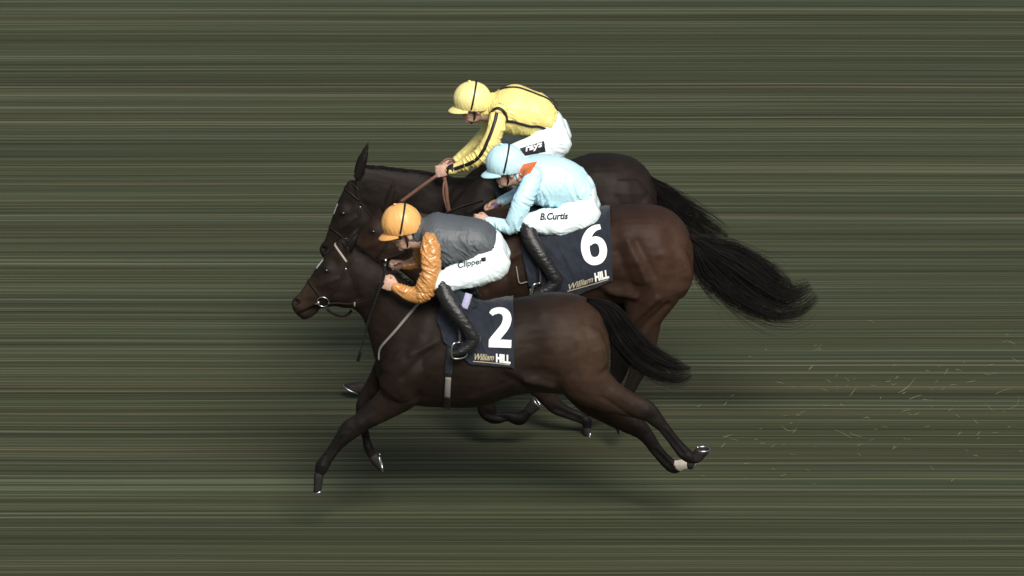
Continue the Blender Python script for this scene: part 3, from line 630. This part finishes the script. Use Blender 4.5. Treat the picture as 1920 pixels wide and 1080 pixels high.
def make_jockey(label, Y0, J, mats):
    """J: traced outlines; near limbs are mirrored about the rider's own middle where the photo hides the far one"""
    body = Shell(); k = .78
    loft(J['torso'][:-1], Y0, 4, 28, body, k); loft(J['hips'][:-2], Y0, 4, 28, body, .72)
    th = chain(J['thigh'], Y0, sh=Shell(), cap=False, k=.66); body.join(th); body.join(th.mirrored(Y0))
    bt = chain(J['shin'], Y0, sh=Shell(), k=k); chain(J['foot'], Y0, sh=bt, k=k); body.join(bt); body.join(bt.mirrored(Y0))
    chain(J['arm'], Y0, sh=body, k=k); chain(J['far_arm'], Y0, sh=body, k=k); chain(J['neck'], Y0, sh=body)
    H = P(*J['head'], Y0); fw = np.array([J['fwd'][0], 0, -J['fwd'][1]]); up = np.array([J['up'][0], 0, -J['up'][1]]); face(H, fw, up, body)
    for key in ('hand', 'far_hand'):
        h = J[key]; hand(P(*h['w'][:2], Y0 + h['w'][2]), h['d'], h['p'], h['u'], body, h.get('s', 1.0), h.get('curl', 1.0))
    me = union(body, .0055, 2, .4); base = P(*J['hips'][1][2:4], Y0)
    root = tag(link('person', me, mats['skin'], None, base), label, 'person', 'jockeys crouched over their horses')
    # clothes
    jk = Shell(); loft(J['torso'], Y0, 5, 32, jk, .985); chain(J['collar'], Y0, sh=jk)
    arm = [chain(J[a], Y0, sh=Shell(), k=.95) for a in ('arm', 'far_arm')]
    if 'sleeve' not in mats: jk.join(arm[0]).join(arm[1])
    me = union(jk, .0055, 3); folds(me, .0135, J['seed'], rot=.95, calm=lambda V, N: .75 * np.clip(N[:, 2] * 1.3 - .1, 0, 1)); jb = bvh_of(me); jacket = link('jacket', me, mats['jacket'], root)
    if 'sleeve' in mats:
        for i in (0, 1):
            me = union(arm[i], .005, 2); folds(me, .012, 4.0 + i, rot=.75, freq=(44, 10, 8), second=-1.2); link('sleeve', me, mats['sleeve'], jacket)
    br = Shell(); loft(J['hips'], Y0, 5, 32, br); th = chain(J['thigh'], Y0, sh=Shell()); br.join(th).join(th.mirrored(Y0))
    me = union(br, .0055, 4); folds(me, .009, J['seed'] + 2, rot=.35, freq=(34, 9, 6), calm=lambda V, N: np.clip(N[:, 0] * 1.2 + N[:, 2] * .4, 0, 1)); bb = bvh_of(me); breeches = link('breeches', me, mats['breeches'], root)
    bt = chain(J['shin'], Y0, sh=Shell()); chain(J['foot'], Y0, sh=bt); me = union(bt, .005, 3); wrinkle(me, .0018, (20, 20, 60), 1.0, .0008, (50, 50, 90)); link('boot', me, mats['boot'], root)
    V, _ = np_mesh(me); m2 = me.copy(); m2.transform(__import__('mathutils').Matrix.Diagonal((1, -1, 1, 1))); m2.flip_normals()
    ob = bpy.data.objects.new('boot', m2); COL.objects.link(ob); ob.parent = root
    C = P(*J['cap'], Y0); r = J.get('cap_r', (.122, .106, .118))
    hl = helmet_shell(C, fw, up, r); me = bpy.data.meshes.new('h'); me.from_pydata(hl.v, [], hl.f); gather_cap(me, C, fw, up, r, J['seed']); cap = link('helmet', me, mats['cap'], root)
    tp = C + nrm(up) * (r[2] + .004); shell_obj('button', ellipsoid(tp, np.array([.011, 0, 0]), np.array([0, .011, 0]), np.array([0, 0, .006])), mats['cap'], cap)
    shell_obj('peak', peak_shell(C, fw, up, r), mats['cap'], cap); shell_obj('goggle_strap', band(C, fw, up, J['tilt'], r), M['black'], cap)
    f, u = nrm(fw), nrm(up); l = np.cross(u, f); g = Shell()
    pts = [H + f * (.082 * math.cos(a) + .012) + l * .080 * math.sin(a) + u * .004 for a in np.linspace(-1.25, 1.25, 17)]
    ns = [nrm(f * math.cos(a) + l * math.sin(a)) for a in np.linspace(-1.25, 1.25, 17)]; shell_obj('goggles', ribbon(pts, ns, .045, .016, g), M['goggle'], root)
    cs = Shell()
    for s in (-1, 1): tube3([C - u * r[2] * .42 + l * s * r[1] * .88 + f * .0, H - u * .06 + l * s * .062 + f * .015, H - u * .112 + l * s * .02 + f * .045], .006, sh=cs)
    tube3([H - u * .112 + l * .02 + f * .045, H - u * .116 + f * .048, H - u * .112 - l * .02 + f * .045], .006, sh=cs); shell_obj('chin_strap', cs, M['black'], cap)
    return dict(root=root, jacket=jacket, breeches=breeches, jb=jb, bb=bb, cap=cap, C=C, H=H, f=f, u=u, l=l)
J2 = dict(seed=1.0,
    torso=[(788, 414, 792, 470, .085, 0), (800, 404, 800, 490, .150, 0), (816, 397, 818, 500, .172, 0), (845, 401, 842, 506, .172, 0), (878, 405, 866, 500, .160, 0), (908, 412, 888, 490, .148, 0), (928, 427, 900, 484, .138, 0), (936, 436, 906, 480, .130, 0)],
    hips=[(912, 424, 868, 505, .125), (930, 430, 872, 528, .140), (942, 440, 886, 536, .152), (952, 466, 908, 529, .150), (953, 490, 930, 518, .115), (949, 502, 940, 512, .06)],
    thigh=[(925, 492, -.085, 34, .085), (890, 510, -.13, 27, .075), (850, 521, -.19, 23, .068), (826, 531, -.235, 17, .058)],
    shin=[(828, 534, -.245, 14, .05), (838, 558, -.285, 16, .052), (858, 588, -.325, 15, .05), (876, 612, -.345, 12.5, .042), (887, 630, -.35, 12, .04)],
    foot=[(890, 634, -.35, 12, .036), (880, 648, -.35, 12, .042), (862, 657, -.35, 9, .045), (851, 661, -.35, 6.5, .038)],
    arm=[(806, 452, -.155, 16, .058), (808, 470, -.20, 18, .056), (808, 500, -.235, 18.5, .055), (803, 528, -.25, 18, .054), (791, 551, -.245, 18, .050), (771, 552, -.225, 15, .045), (752, 543, -.20, 11, .036), (744, 540, -.19, 9, .031)],
    far_arm=[(800, 440, .15, 16, .058), (792, 465, .20, 15, .054), (785, 488, .22, 13, .05), (772, 496, .21, 11, .043), (758, 497, .19, 9, .034)],
    collar=[(792, 432, 0, 24, .075), (780, 440, 0, 20, .065)], neck=[(800, 448, 0, 20, .06), (772, 448, 0, 19, .055)],
    head=(763, 432), cap=(753, 417), fwd=(-.95, .30), up=(-.32, -.95), tilt=-.50,
    hand=dict(w=(742, 538, -.185), d=(-.86, .10, .30), p=(.10, .95, -.1), u=(-.2, 0, 1), s=.98), far_hand=dict(w=(757, 497, .185), d=(-.92, -.1, .05), p=(0, -.9, -.3), u=(0, 0, 1), s=.95))
J6 = dict(seed=5.0,
    torso=[(977, 300, 983, 362, .085, 0), (990, 293, 990, 378, .150, 0), (1010, 288, 1005, 384, .172, 0), (1038, 290, 1028, 390, .172, 0), (1066, 297, 1053, 390, .160, 0), (1090, 311, 1072, 388, .148, 0), (1106, 330, 1085, 388, .138, 0), (1113, 342, 1093, 388, .130, 0)],
    hips=[(1080, 318, 1040, 396, .125), (1104, 328, 1046, 424, .140), (1116, 345, 1058, 436, .152), (1121, 368, 1082, 433, .150), (1120, 392, 1102, 424, .115), (1116, 406, 1108, 416, .06)],
    thigh=[(1092, 398, -.085, 36, .085), (1056, 414, -.13, 27, .075), (1016, 416, -.19, 24, .068), (993, 418, -.235, 18, .058)],
    shin=[(988, 424, -.245, 15, .05), (995, 448, -.285, 16, .052), (1012, 476, -.325, 15, .05), (1030, 503, -.345, 12.5, .042), (1041, 521, -.35, 12, .04)],
    foot=[(1044, 524, -.35, 12, .036), (1033, 538, -.35, 12, .042), (1015, 545, -.35, 9, .045), (1004, 548, -.35, 6.5, .038)],
    arm=[(1001, 328, -.155, 17, .058), (992, 350, -.20, 19, .058), (980, 376, -.235, 19, .056), (970, 402, -.25, 18, .054), (958, 424, -.245, 16, .050), (942, 422, -.225, 13, .044), (926, 416, -.20, 9.5, .035), (916, 414, -.19, 8, .030)],
    far_arm=[(995, 318, .15, 16, .058), (985, 342, .20, 15, .054), (972, 362, .22, 13, .05), (954, 371, .21, 11, .043), (938, 377, .19, 9, .034)],
    collar=[(986, 318, 0, 24, .075), (975, 326, 0, 20, .065)], neck=[(995, 330, 0, 20, .06), (966, 330, 0, 19, .055)],
    head=(954, 316), cap=(947, 304), fwd=(-.97, .20), up=(-.20, -.97), tilt=-.42,
    hand=dict(w=(914, 414, -.185), d=(-.95, .15, .02), p=(.1, .9, -.3), u=(-.1, 0, 1), s=.95), far_hand=dict(w=(934, 380, .185), d=(-.80, -.15, -.55), p=(0, -.9, -.3), u=(0, 0, 1), s=.98))
J1 = dict(seed=9.0,
    torso=[(916, 180, 922, 232, .085, 0), (928, 171, 928, 246, .150, 0), (944, 161, 942, 250, .172, 0), (970, 156, 962, 254, .172, 0), (1000, 167, 988, 256, .160, 0), (1024, 177, 1006, 254, .148, 0), (1039, 191, 1018, 248, .138, 0), (1047, 205, 1026, 244, .130, 0)],
    hips=[(1026, 190, 988, 266, .125), (1043, 203, 994, 284, .140), (1055, 217, 1006, 298, .152), (1064, 240, 1026, 298, .150), (1066, 264, 1048, 298, .115), (1064, 280, 1056, 292, .06)],
    thigh=[(1040, 266, -.085, 34, .085), (1002, 280, -.13, 27, .075), (966, 292, -.19, 23, .068), (942, 302, -.235, 17, .058)],
    shin=[(940, 308, -.245, 14, .05), (948, 330, -.285, 16, .052), (966, 358, -.325, 15, .05), (982, 382, -.345, 12.5, .042), (992, 398, -.35, 12, .04)],
    foot=[(995, 402, -.35, 11, .036), (985, 416, -.35, 11, .042), (968, 424, -.35, 8, .045), (958, 428, -.35, 6, .038)],
    arm=[(936, 208, -.155, 16, .056), (932, 228, -.20, 17, .055), (926, 252, -.235, 17, .054), (914, 276, -.25, 17, .052), (899, 294, -.245, 16, .050), (880, 303, -.225, 14, .045), (858, 314, -.20, 11, .036), (845, 318, -.19, 9, .031)],
    far_arm=[(930, 196, .15, 16, .056), (922, 218, .20, 15, .054), (912, 245, .22, 13, .05), (888, 272, .21, 11, .043), (856, 300, .19, 9, .034)],
    collar=[(924, 196, 0, 23, .075), (912, 204, 0, 19, .065)], neck=[(932, 212, 0, 19, .06), (905, 210, 0, 18, .055)],
    head=(892, 197), cap=(886, 186), fwd=(-.97, .12), up=(-.16, -.98), tilt=-.36,
    hand=dict(w=(842, 318, -.185), d=(-.95, .12, -.22), p=(.1, .92, -.3), u=(-.1, 0, 1), s=.98), far_hand=dict(w=(852, 303, .185), d=(-.9, -.2, -.3), p=(0, -.9, -.3), u=(0, 0, 1), s=.95))
base_m = dict(skin=M['skin'], boot=M['leather'], breeches=M['breeches'])
R2 = make_jockey('jockey in amber cap, grey body and amber sleeves crouched on the nearest horse', YA, J2, dict(base_m, jacket=M['grey'], sleeve=M['orange'], cap=M['orange_cap']))
R6 = make_jockey('jockey in light blue cap and light blue silks with an orange collar', YB, J6, dict(base_m, jacket=M['blue'], cap=M['blue_cap']))
R1 = make_jockey('jockey in yellow cap and yellow silks with black piping on the far horse', YC, J1, dict(base_m, jacket=M['yellow'], cap=M['yellow_cap']))

# ------------------------------------------------------------------ bridles and reins (worn: parts of their horse)
def free_ribbon(pts, Y0, width=.018, thick=.004, sub=6, sh=None, face=(0, -1, .25)):
    A = catmull(np.array(pts, float), sub); X = [P(x, y, Y0 + v) for x, y, v in A]
    return ribbon(X, [nrm(face)] * len(X), width, thick, sh)
def rein_over(bvh, pts, Y0, gap=.012, width=.016):
    """a rein drawn along a side-view line at given lateral offsets, pushed clear of neck and head"""
    A = resample(np.array(pts, float), 3); X = []
    for x, y, v in A:
        p = P(x, y, Y0 + v); o, d = ray(x, y); loc, nor, _, _ = bvh.ray_cast(o, d)
        if loc is not None and (np.linalg.norm(np.array(loc) - CAM) < np.linalg.norm(p - CAM) + gap): p = np.array(loc) - np.array(d) * gap
        X.append(p)
    X = np.array(X)
    for _ in range(6): X[1:-1] = (X[:-2] + 2 * X[1:-1] + X[2:]) / 4
    return ribbon(X, [nrm((0, -1, .3))] * len(X), width, .004)
def make_bridle(horse, bvh, Y0, th, mat, brow, rein_pts, rein_mat, extra=True, nose_w=.014):
    L = lambda pts: [th(*p) for p in pts]
    hp = strap(bvh, L([(653, 462), (651, 478), (650, 492), (645, 512), (632, 538), (614, 560)]), Y0, .015, .004, .003, 3, join='start')
    b = shell_obj('bridle', hp, mat, horse)
    shell_obj('browband', strap(bvh, L([(629, 461), (638, 474), (650, 491)]), Y0, .013, .005, .004, 3, join='start'), brow, b)
    shell_obj('noseband', strap(bvh, L([(579, 529), (586, 537), (595, 549), (601, 560)]), Y0, nose_w, .005, .003, 3, join='start'), mat, b)
    shell_obj('throatlatch', strap(bvh, L([(651, 494), (661, 518), (668, 540), (668, 562)]), Y0, .010, .004, .003, 3, join='end'), mat, b)
    c, n = hit(bvh, *th(606, 564), Y0); c = c + n * .010; t1 = nrm(np.cross(n, [0, 1, .01])); t1 = nrm(np.array([1, 0, 0]) - n * n[0]); t2 = np.cross(n, t1)
    ring = tube3([c + .036 * (t1 * math.cos(a) + t2 * math.sin(a)) for a in np.linspace(0, 2 * math.pi, 25)], .0035, n=8, sub=1)
    shell_obj('bit_ring', ring, M['steel'], b); shell_obj('bit_ring', ring.mirrored(Y0), M['steel'], b)
    q = th(590, 569); p2, n2 = hit(bvh, *q, Y0); mp = tube3([c - t1 * .030, c * .5 + p2 * .5 + n * .010, p2 + n2 * .006], .005, n=8); shell_obj('bit_shank', mp, M['steel'], b)
    buckle, nb = hit(bvh, *th(648, 505), Y0); shell_obj('buckle', ellipsoid(buckle + nb * .006, np.array([.006, 0, 0]), np.array([0, .003, 0]), np.array([0, 0, .009])), M['steel'], b)
    if extra:
        j = [th(*p) for p in ((612, 579), (624, 588), (640, 593), (652, 590), (659, 582))]
        shell_obj('chin_strap', free_ribbon([(x, y, v) for (x, y), v in zip(j, (-.055, -.03, 0, .03, .055))], Y0, .016, .006), mat, b)
    for r in rein_pts[0]: shell_obj('rein', rein_over(bvh, r, Y0, .014, rein_pts[1]), rein_mat, b)
    if rein_pts[2]:
        r = rein_over(bvh, rein_pts[0][0], Y0, .014, rein_pts[1]); shell_obj('rein', r.mirrored(Y0), rein_mat, b)
    return b
br = make_bridle(HA, BA, YA, idt, M['strap'], M['cream'], ([[(612, 571, -.07), (628, 568, -.08), (650, 570, -.10), (668, 569, -.12), (686, 565, -.15), (702, 556, -.17), (713, 541, -.185), (720, 530, -.19)]], .011, True), M['strap'])
shell_obj('rein_stop', free_ribbon([(665, 567, -.125), (664.5, 576, -.115)], YA, .010, .008), M['pale'], br)
ns = strap(BA, [(796, 556), (770, 586), (742, 620), (716, 649), (711, 660), (711, 675)], YA, .017, .005, .004, 4, mirror=False)
for q in (ns, ns.mirrored(YA)): shell_obj('neck_strap', q, M['pale'], HA)
make_bridle(HB, BB, YB, THB, M['strap'], M['strap'], ([[(695, 490, -.07), (740, 480, -.11), (800, 450, -.16), (860, 425, -.18), (905, 414, -.19)]], .015, True), M['strap'], extra=False)
make_bridle(HC, BC, YC, THC, M['strap'], M['strap'], ([[(714, 406, -.125), (732, 393, -.145), (752, 378, -.16), (790, 350, -.19), (812, 334, -.20)]], .021, False), M['brown'], extra=False)
bC = [c for c in HC.children if c.name.startswith('bridle')][0]
loop = free_ribbon([(812, 334, -.20), (826, 326, -.18), (833, 334, -.185), (837, 352, -.20), (839, 376, -.21), (845, 404, -.20), (856, 425, -.19)], YC, .021, .004)
free_ribbon([(838, 328, -.16), (832, 346, -.20), (832, 368, -.21), (839, 394, -.20), (848, 414, -.19)], YC, .013, .004, sh=loop)
free_ribbon([(828, 312, -.16), (831, 303, -.15), (839, 298.5, -.14), (848, 299, -.13), (853, 306, -.12)], YC, .016, .004, sh=loop)
shell_obj('rein', loop, M['brown'], bC)
bB = [c for c in HB.children if c.name.startswith('bridle')][0]
shell_obj('rein', free_ribbon([(890, 410, .17), (905, 402, .16), (922, 396, .14), (938, 384, .10), (946, 392, .02)], YB, .016, .004), M['brown'], bB)
# ------------------------------------------------------------------ saddles with number cloths, girths and stirrups
def stroke(bvh, pts, Y0, off):
    """one pen stroke of a numeral laid on the cloth: (x, y, pen width) in the side view"""
    A = catmull(np.array(pts, float), 6) if len(pts) > 2 else np.array([np.array(pts[0]) * (1 - t) + np.array(pts[1]) * t for t in np.linspace(0, 1, 9)])
    T = np.gradient(A[:, :2], axis=0); T /= np.linalg.norm(T, axis=1)[:, None]; V = []; Fc = []; k = 5
    for (x, y, wd), (tx, ty) in zip(A, T):
        for j in range(k):
            q = (j / (k - 1) - .5) * wd; p, n = hit(bvh, x - ty * q, y + tx * q, Y0); V.append(p + n * off)
    for i in range(len(A) - 1):
        for j in range(k - 1):
            a = i * k + j; Fc.append((a, a + 1, a + k + 1, a + k))
    return Shell().add(V, Fc)
TWO = [[(921, 590, 9), (926, 585, 11.5), (938, 582.5, 12), (948, 588, 14.5), (951, 599, 15.5), (947, 612, 16), (939, 622.5, 16), (931, 632, 16), (925, 640, 17)], [(916.5, 643.5, 15), (958.5, 645, 14.5)]]
SIX = [[(1126, 425.5, 9), (1116, 428, 11), (1106, 436, 14), (1099, 450, 16), (1097.5, 466, 16), (1101, 480, 15.5), (1108, 488, 15), (1116, 489.5, 15), (1125, 486, 14.5), (1130.5, 476, 14), (1130.5, 464, 14), (1126, 454, 13.5), (1118, 450, 13), (1110, 451.5, 12), (1104, 457, 10)]]
def bez(s, a): return np.interp(s, [q[0] for q in a], [q[1] for q in a])
def make_saddle(label, bvh, Y0, tb, xl, xr, bottom, top, foot_t, digits=None):
    base = P(*tb(880, 700), Y0); base[2] = P(*tb(880, 566), Y0)[2]; root = tag(empty('saddle', base), label, 'saddle', 'racing saddles')
    fn = lambda s, t: ((lambda x0, x1: x0 + (x1 - x0) * s)(bez(t, xl), bez(t, xr)), bez(s, top) * (1 - t) + bez(s, bottom) * t)
    cs = drape(bvh, fn, 64, 46, Y0, .008, .005, .0085, seed=Y0 * 3); cloth = shell_obj('number_cloth', cs, M['navy'], root); me = cloth.data
    V, _ = np_mesh(me); cb = BVHTree.FromPolygons([tuple(v + np.array(base)) for v in V], [tuple(p.vertices) for p in me.polygons])
    if digits:
        strokes, hill, will, line = digits; num = Shell()
        for i, st in enumerate(strokes): num.join(stroke(cb, st, Y0, .003 + .0006 * i))
        shell_obj('number', num, M['white'], cloth, smooth=False)
        shell_obj('sponsor_word', text_shell('HILL', hill, cb, Y0, .003, .05), M['white'], cloth, smooth=False)
        shell_obj('sponsor_word', text_shell('William', will, cb, Y0, .003, .02, shear=.25), M['gold'], cloth, smooth=False)
        shell_obj('underline', strap(cb, line, Y0, .005, .002, .002, 4, mirror=False), M['gold'], cloth, smooth=False)
    st = Shell(); loft([tb(836, 540) + tb(836, 562) + (.10,), tb(858, 546) + tb(858, 572) + (.14,), tb(876, 557) + tb(876, 574) + (.12,), tb(888, 562) + tb(888, 576) + (.10,), tb(896, 564) + tb(896, 575) + (.07,)], Y0, 5, 24, st)
    link('seat', union(st, .007, 4), M['leather'], root)
    fl = drape(bvh, lambda s, t: (tb(836 + 34 * s, 0)[0] + 4 * t, tb(0, 562 + 44 * t)[1]), 14, 14, Y0, .022, .006, .002); shell_obj('flap', fl, M['leather'], root)
    def pair(name, sh, mat, par):
        for q in (sh, sh.mirrored(Y0)): shell_obj(name, q, mat, par)
    g = shell_obj('girth', strap(bvh, [tb(844, 640), tb(841, 690), tb(839, 735), tb(838, 764)], Y0, .046, .008, .006, 4, join='end'), M['leather'], root)
    pair('girth_elastic', strap(bvh, [tb(841, 706), tb(840, 724), tb(839, 744)], Y0, .036, .004, .012, 4, mirror=False), M['pale'], g)
    pair('girth_tab', strap(bvh, [tb(843, 674), tb(842, 684), tb(841, 700)], Y0, .042, .004, .012, 4, mirror=False), M['navy'], g)
    for far in (0, 1):
        ft = foot_t; ir = Shell(); A = [(859, 642, -.355), (851, 644, -.375), (847, 652, -.38), (846.5, 662, -.38), (849, 671, -.378), (860, 672.5, -.37), (872, 669, -.345), (876, 660, -.32), (874, 650, -.318), (867, 643, -.33), (859, 642, -.355)]
        tube3([P(*ft(x, y), Y0 + v) for x, y, v in A], .0062, n=8, sub=4, sh=ir); le = Shell()
        free_ribbon([(*ft(856, 590), -.31), (*ft(861, 620), -.325), (*ft(862, 643), -.345)], Y0, .020, .006, sh=le)
        if far: ir, le = ir.mirrored(Y0), le.mirrored(Y0)
        s = shell_obj('stirrup', ir, M['steel'], root); shell_obj('stirrup_leather', le, M['leather'], s)
    return root, cloth, cb
SA, CA, CBA = make_saddle('light racing saddle over the navy number 2 cloth', BA, YA, idt, [(0, 826), (.5, 820), (1, 834)], [(0, 963), (1, 963)], [(0, 640), (.12, 656), (.38, 683), (1, 689)], [(0, 560), (.35, 568), (.65, 574), (1, 566)], idt,
    (TWO, ((930, 663), (957, 666), (930, 679)), ((890, 663), (927, 664), (889, 675)), [(887, 677.5), (920, 680), (956, 684)]))
shell_obj('saddle_pad', free_ribbon([(879, 551, -.235), (875, 564, -.265), (870, 578, -.285)], YA, .046, .012), M['lilac'], SA)
SB, CB_, CBB = make_saddle('light racing saddle over the navy number 6 cloth', BB, YB, TB, [(0, 990), (.5, 978), (1, 992)], [(0, 1144), (1, 1147)], [(0, 535), (.42, 554), (.6, 550), (1, 524)], [(0, 394), (.4, 402), (.7, 404), (1, 395)], affine((851, 661), (1002, 550)),
    (SIX, ((1114, 512), (1140, 505), (1116, 528)), ((1066, 533), (1112, 517), (1066, 544)), [(1064, 546), (1100, 536), (1140, 524)]))
shell_obj('cloth_piping', strap(BB, [(969, 500), (971, 516), (974, 530), (984, 528), (996, 526)], YB, .008, .004, .012, 2, mirror=False), M['pale'], SB)
SC, CC_, CBC = make_saddle('light racing saddle under the jockey in yellow silks', BC, YC, TC, [(0, 930), (.5, 926), (1, 936)], [(0, 1060), (1, 1060)], [(0, 395), (.4, 412), (1, 416)], [(0, 312), (.5, 315), (1, 302)], affine((851, 661), (958, 428)))
# ------------------------------------------------------------------ trim and lettering on the riders
def lettering(J, txt, quad, Y0, mat=None, bold=.02, shear=.1):
    return shell_obj('name_lettering', text_shell(txt, quad, J['bb'], Y0, .0035, bold, 3, shear), mat or M['ink'], J['breeches'], smooth=False)
lettering(R2, 'Clipper', ((858, 493), (905, 483), (859, 507)), YA)
shell_obj('name_flash', patch(R2['bb'], ((902, 484), (911, 482), (911, 489), (903, 491)), YA, .003), M['ink'], R2['breeches'])
lettering(R6, 'B.Curtis', ((1012, 400), (1065, 398), (1012, 413)), YB, bold=.035, shear=.2)
shell_obj('leg_panel', patch(R1['bb'], ((974, 279), (1020, 264), (1023, 284), (984, 292)), YC, .004), M['ink'], R1['breeches'])
lettering(R1, 'rays', ((984, 277), (1016, 267), (986, 288)), YC, M['white'], .03, .2).location = (0, -.004, .002)
shell_obj('collar', patch(R6['jb'], ((980, 309), (1008, 303), (996, 323), (967, 339)), YB, .004), M['red'], R6['jacket'])
cw = chain([(936, 378, .19, 7, .027), (928, 384, .187, 7, .026)], YB, sh=Shell()); shell_obj('wristband', cw, M['violet'], R6['root'])
for pl, wd, mi in (([(938, 169), (951, 165), (971, 165), (990, 171), (1008, 178), (1027, 186), (1036, 195), (1045, 208)], .014, True), ([(919, 213), (926, 206), (935, 203), (943, 208), (948, 216), (950, 226)], .022, False),
                   ([(951, 227), (963, 228), (978, 232), (996, 237), (1008, 236), (1022, 241)], .020, False), ([(932, 210), (929, 224), (925, 238), (920, 252), (913, 268), (904, 286), (890, 301), (868, 311), (851, 317)], .022, False)):
    shell_obj('piping', strap(R1['jb'], pl, YC, wd, .003, .0065, 3, mirror=mi), M['black'], R1['jacket'])
shell_obj('cuff', chain([(850, 316, -.195, 9.5, .034), (844, 318.5, -.19, 9, .032)], YC, sh=Shell()), M['black'], R1['jacket'])
shell_obj('cuff', chain([(746, 541, -.192, 10, .034), (742, 538.5, -.187, 9.6, .032)], YA, sh=Shell()), M['orange'], R2['jacket'])
# the whip in the near rider's left hand
wp = Shell(); tube3([P(722, 494, YA - .215), P(719, 520, YA - .215), P(703, 566, YA - .205), P(688, 612, YA - .17), P(672, 674, YA - .15)], [.011, .010, .008, .0075, .006], n=8, sh=wp)
whip = tag(shell_obj('whip', wp, M['leather'], None, P(719, 522, YA - .215)), 'slim black whip held in the left hand of the amber capped jockey', 'whip')
shell_obj('knob', ellipsoid(P(723, 488, YA - .215), np.array([.011, 0, 0]), np.array([0, .011, 0]), np.array([0, 0, .011])), M['steel'], whip)
shell_obj('flap', tube3([P(677, 656, YA - .152), P(674, 666, YA - .15), P(671, 677, YA - .148)], [.010, .012, .010], n=8, flat=.4), M['leather'], whip)
# ------------------------------------------------------------------ blades of grass thrown up behind the horses
r = np.random.default_rng(33); spots = [(1632, 604, 22), (1532, 652, 30), (1569, 703, 14), (1463, 718, 22), (1700, 722, 50), (1600, 733, 26), (1545, 731, 20), (1716, 745, 30), (1480, 800, 36), (1580, 813, 46), (1605, 815, 30), (1700, 770, 22), (1625, 785, 16), (1548, 760, 14), (1430, 830, 14),
    (1365, 817, 20), (1376, 826, 20), (1450, 836, 12), (1830, 855, 14), (1880, 735, 40), (1900, 755, 34), (1855, 763, 22), (1850, 700, 22), (1820, 715, 20), (1905, 675, 20), (1895, 642, 24), (1887, 628, 10), (1866, 812, 18), (1800, 815, 14), (1782, 767, 14), (1830, 790, 20), (1318, 892, 12), (1310, 760, 10), (1735, 750, 16), (1660, 800, 16)]
for k in range(80): spots.append((1335 + 580 * r.random() ** .8, min(905, 765 + r.normal(0, 75)), r.uniform(5, 16)))
for i, (x, y, L) in enumerate(spots):
    if 640 > y and x < 1560: continue
    Y = r.uniform(-.2, 1.3); a = r.uniform(-.9, .5); L = L / PPM * .85; c = P(x, y, Y)
    if c[2] < .03: c = P(x, y, Y - .6 if Y > .6 else Y)
    d = np.array([math.cos(a), r.normal(0, .3), -math.sin(a) if i % 3 else math.sin(a)]); n = nrm(np.cross(d, [0, 1, 0])) * r.choice([-1, 1]) * L * r.uniform(.05, .3)
    n = n * (.35 if i % 4 else 1); pts = [c + d * L * (t - .5) + n * (1 - (2 * t - 1) ** 2) for t in np.linspace(0, 1, 6)]
    tag(shell_obj('grass_blade', tube3(pts, np.array([.0010, .0017, .002, .0019, .0015, .0007]) * r.uniform(.6, 1.15), n=5, sub=2, flat=.45), M['blade'], None, c), 'thin pale blade of grass flying above the turf behind the horses', 'grass blade', 'grass blades thrown up by the hooves')
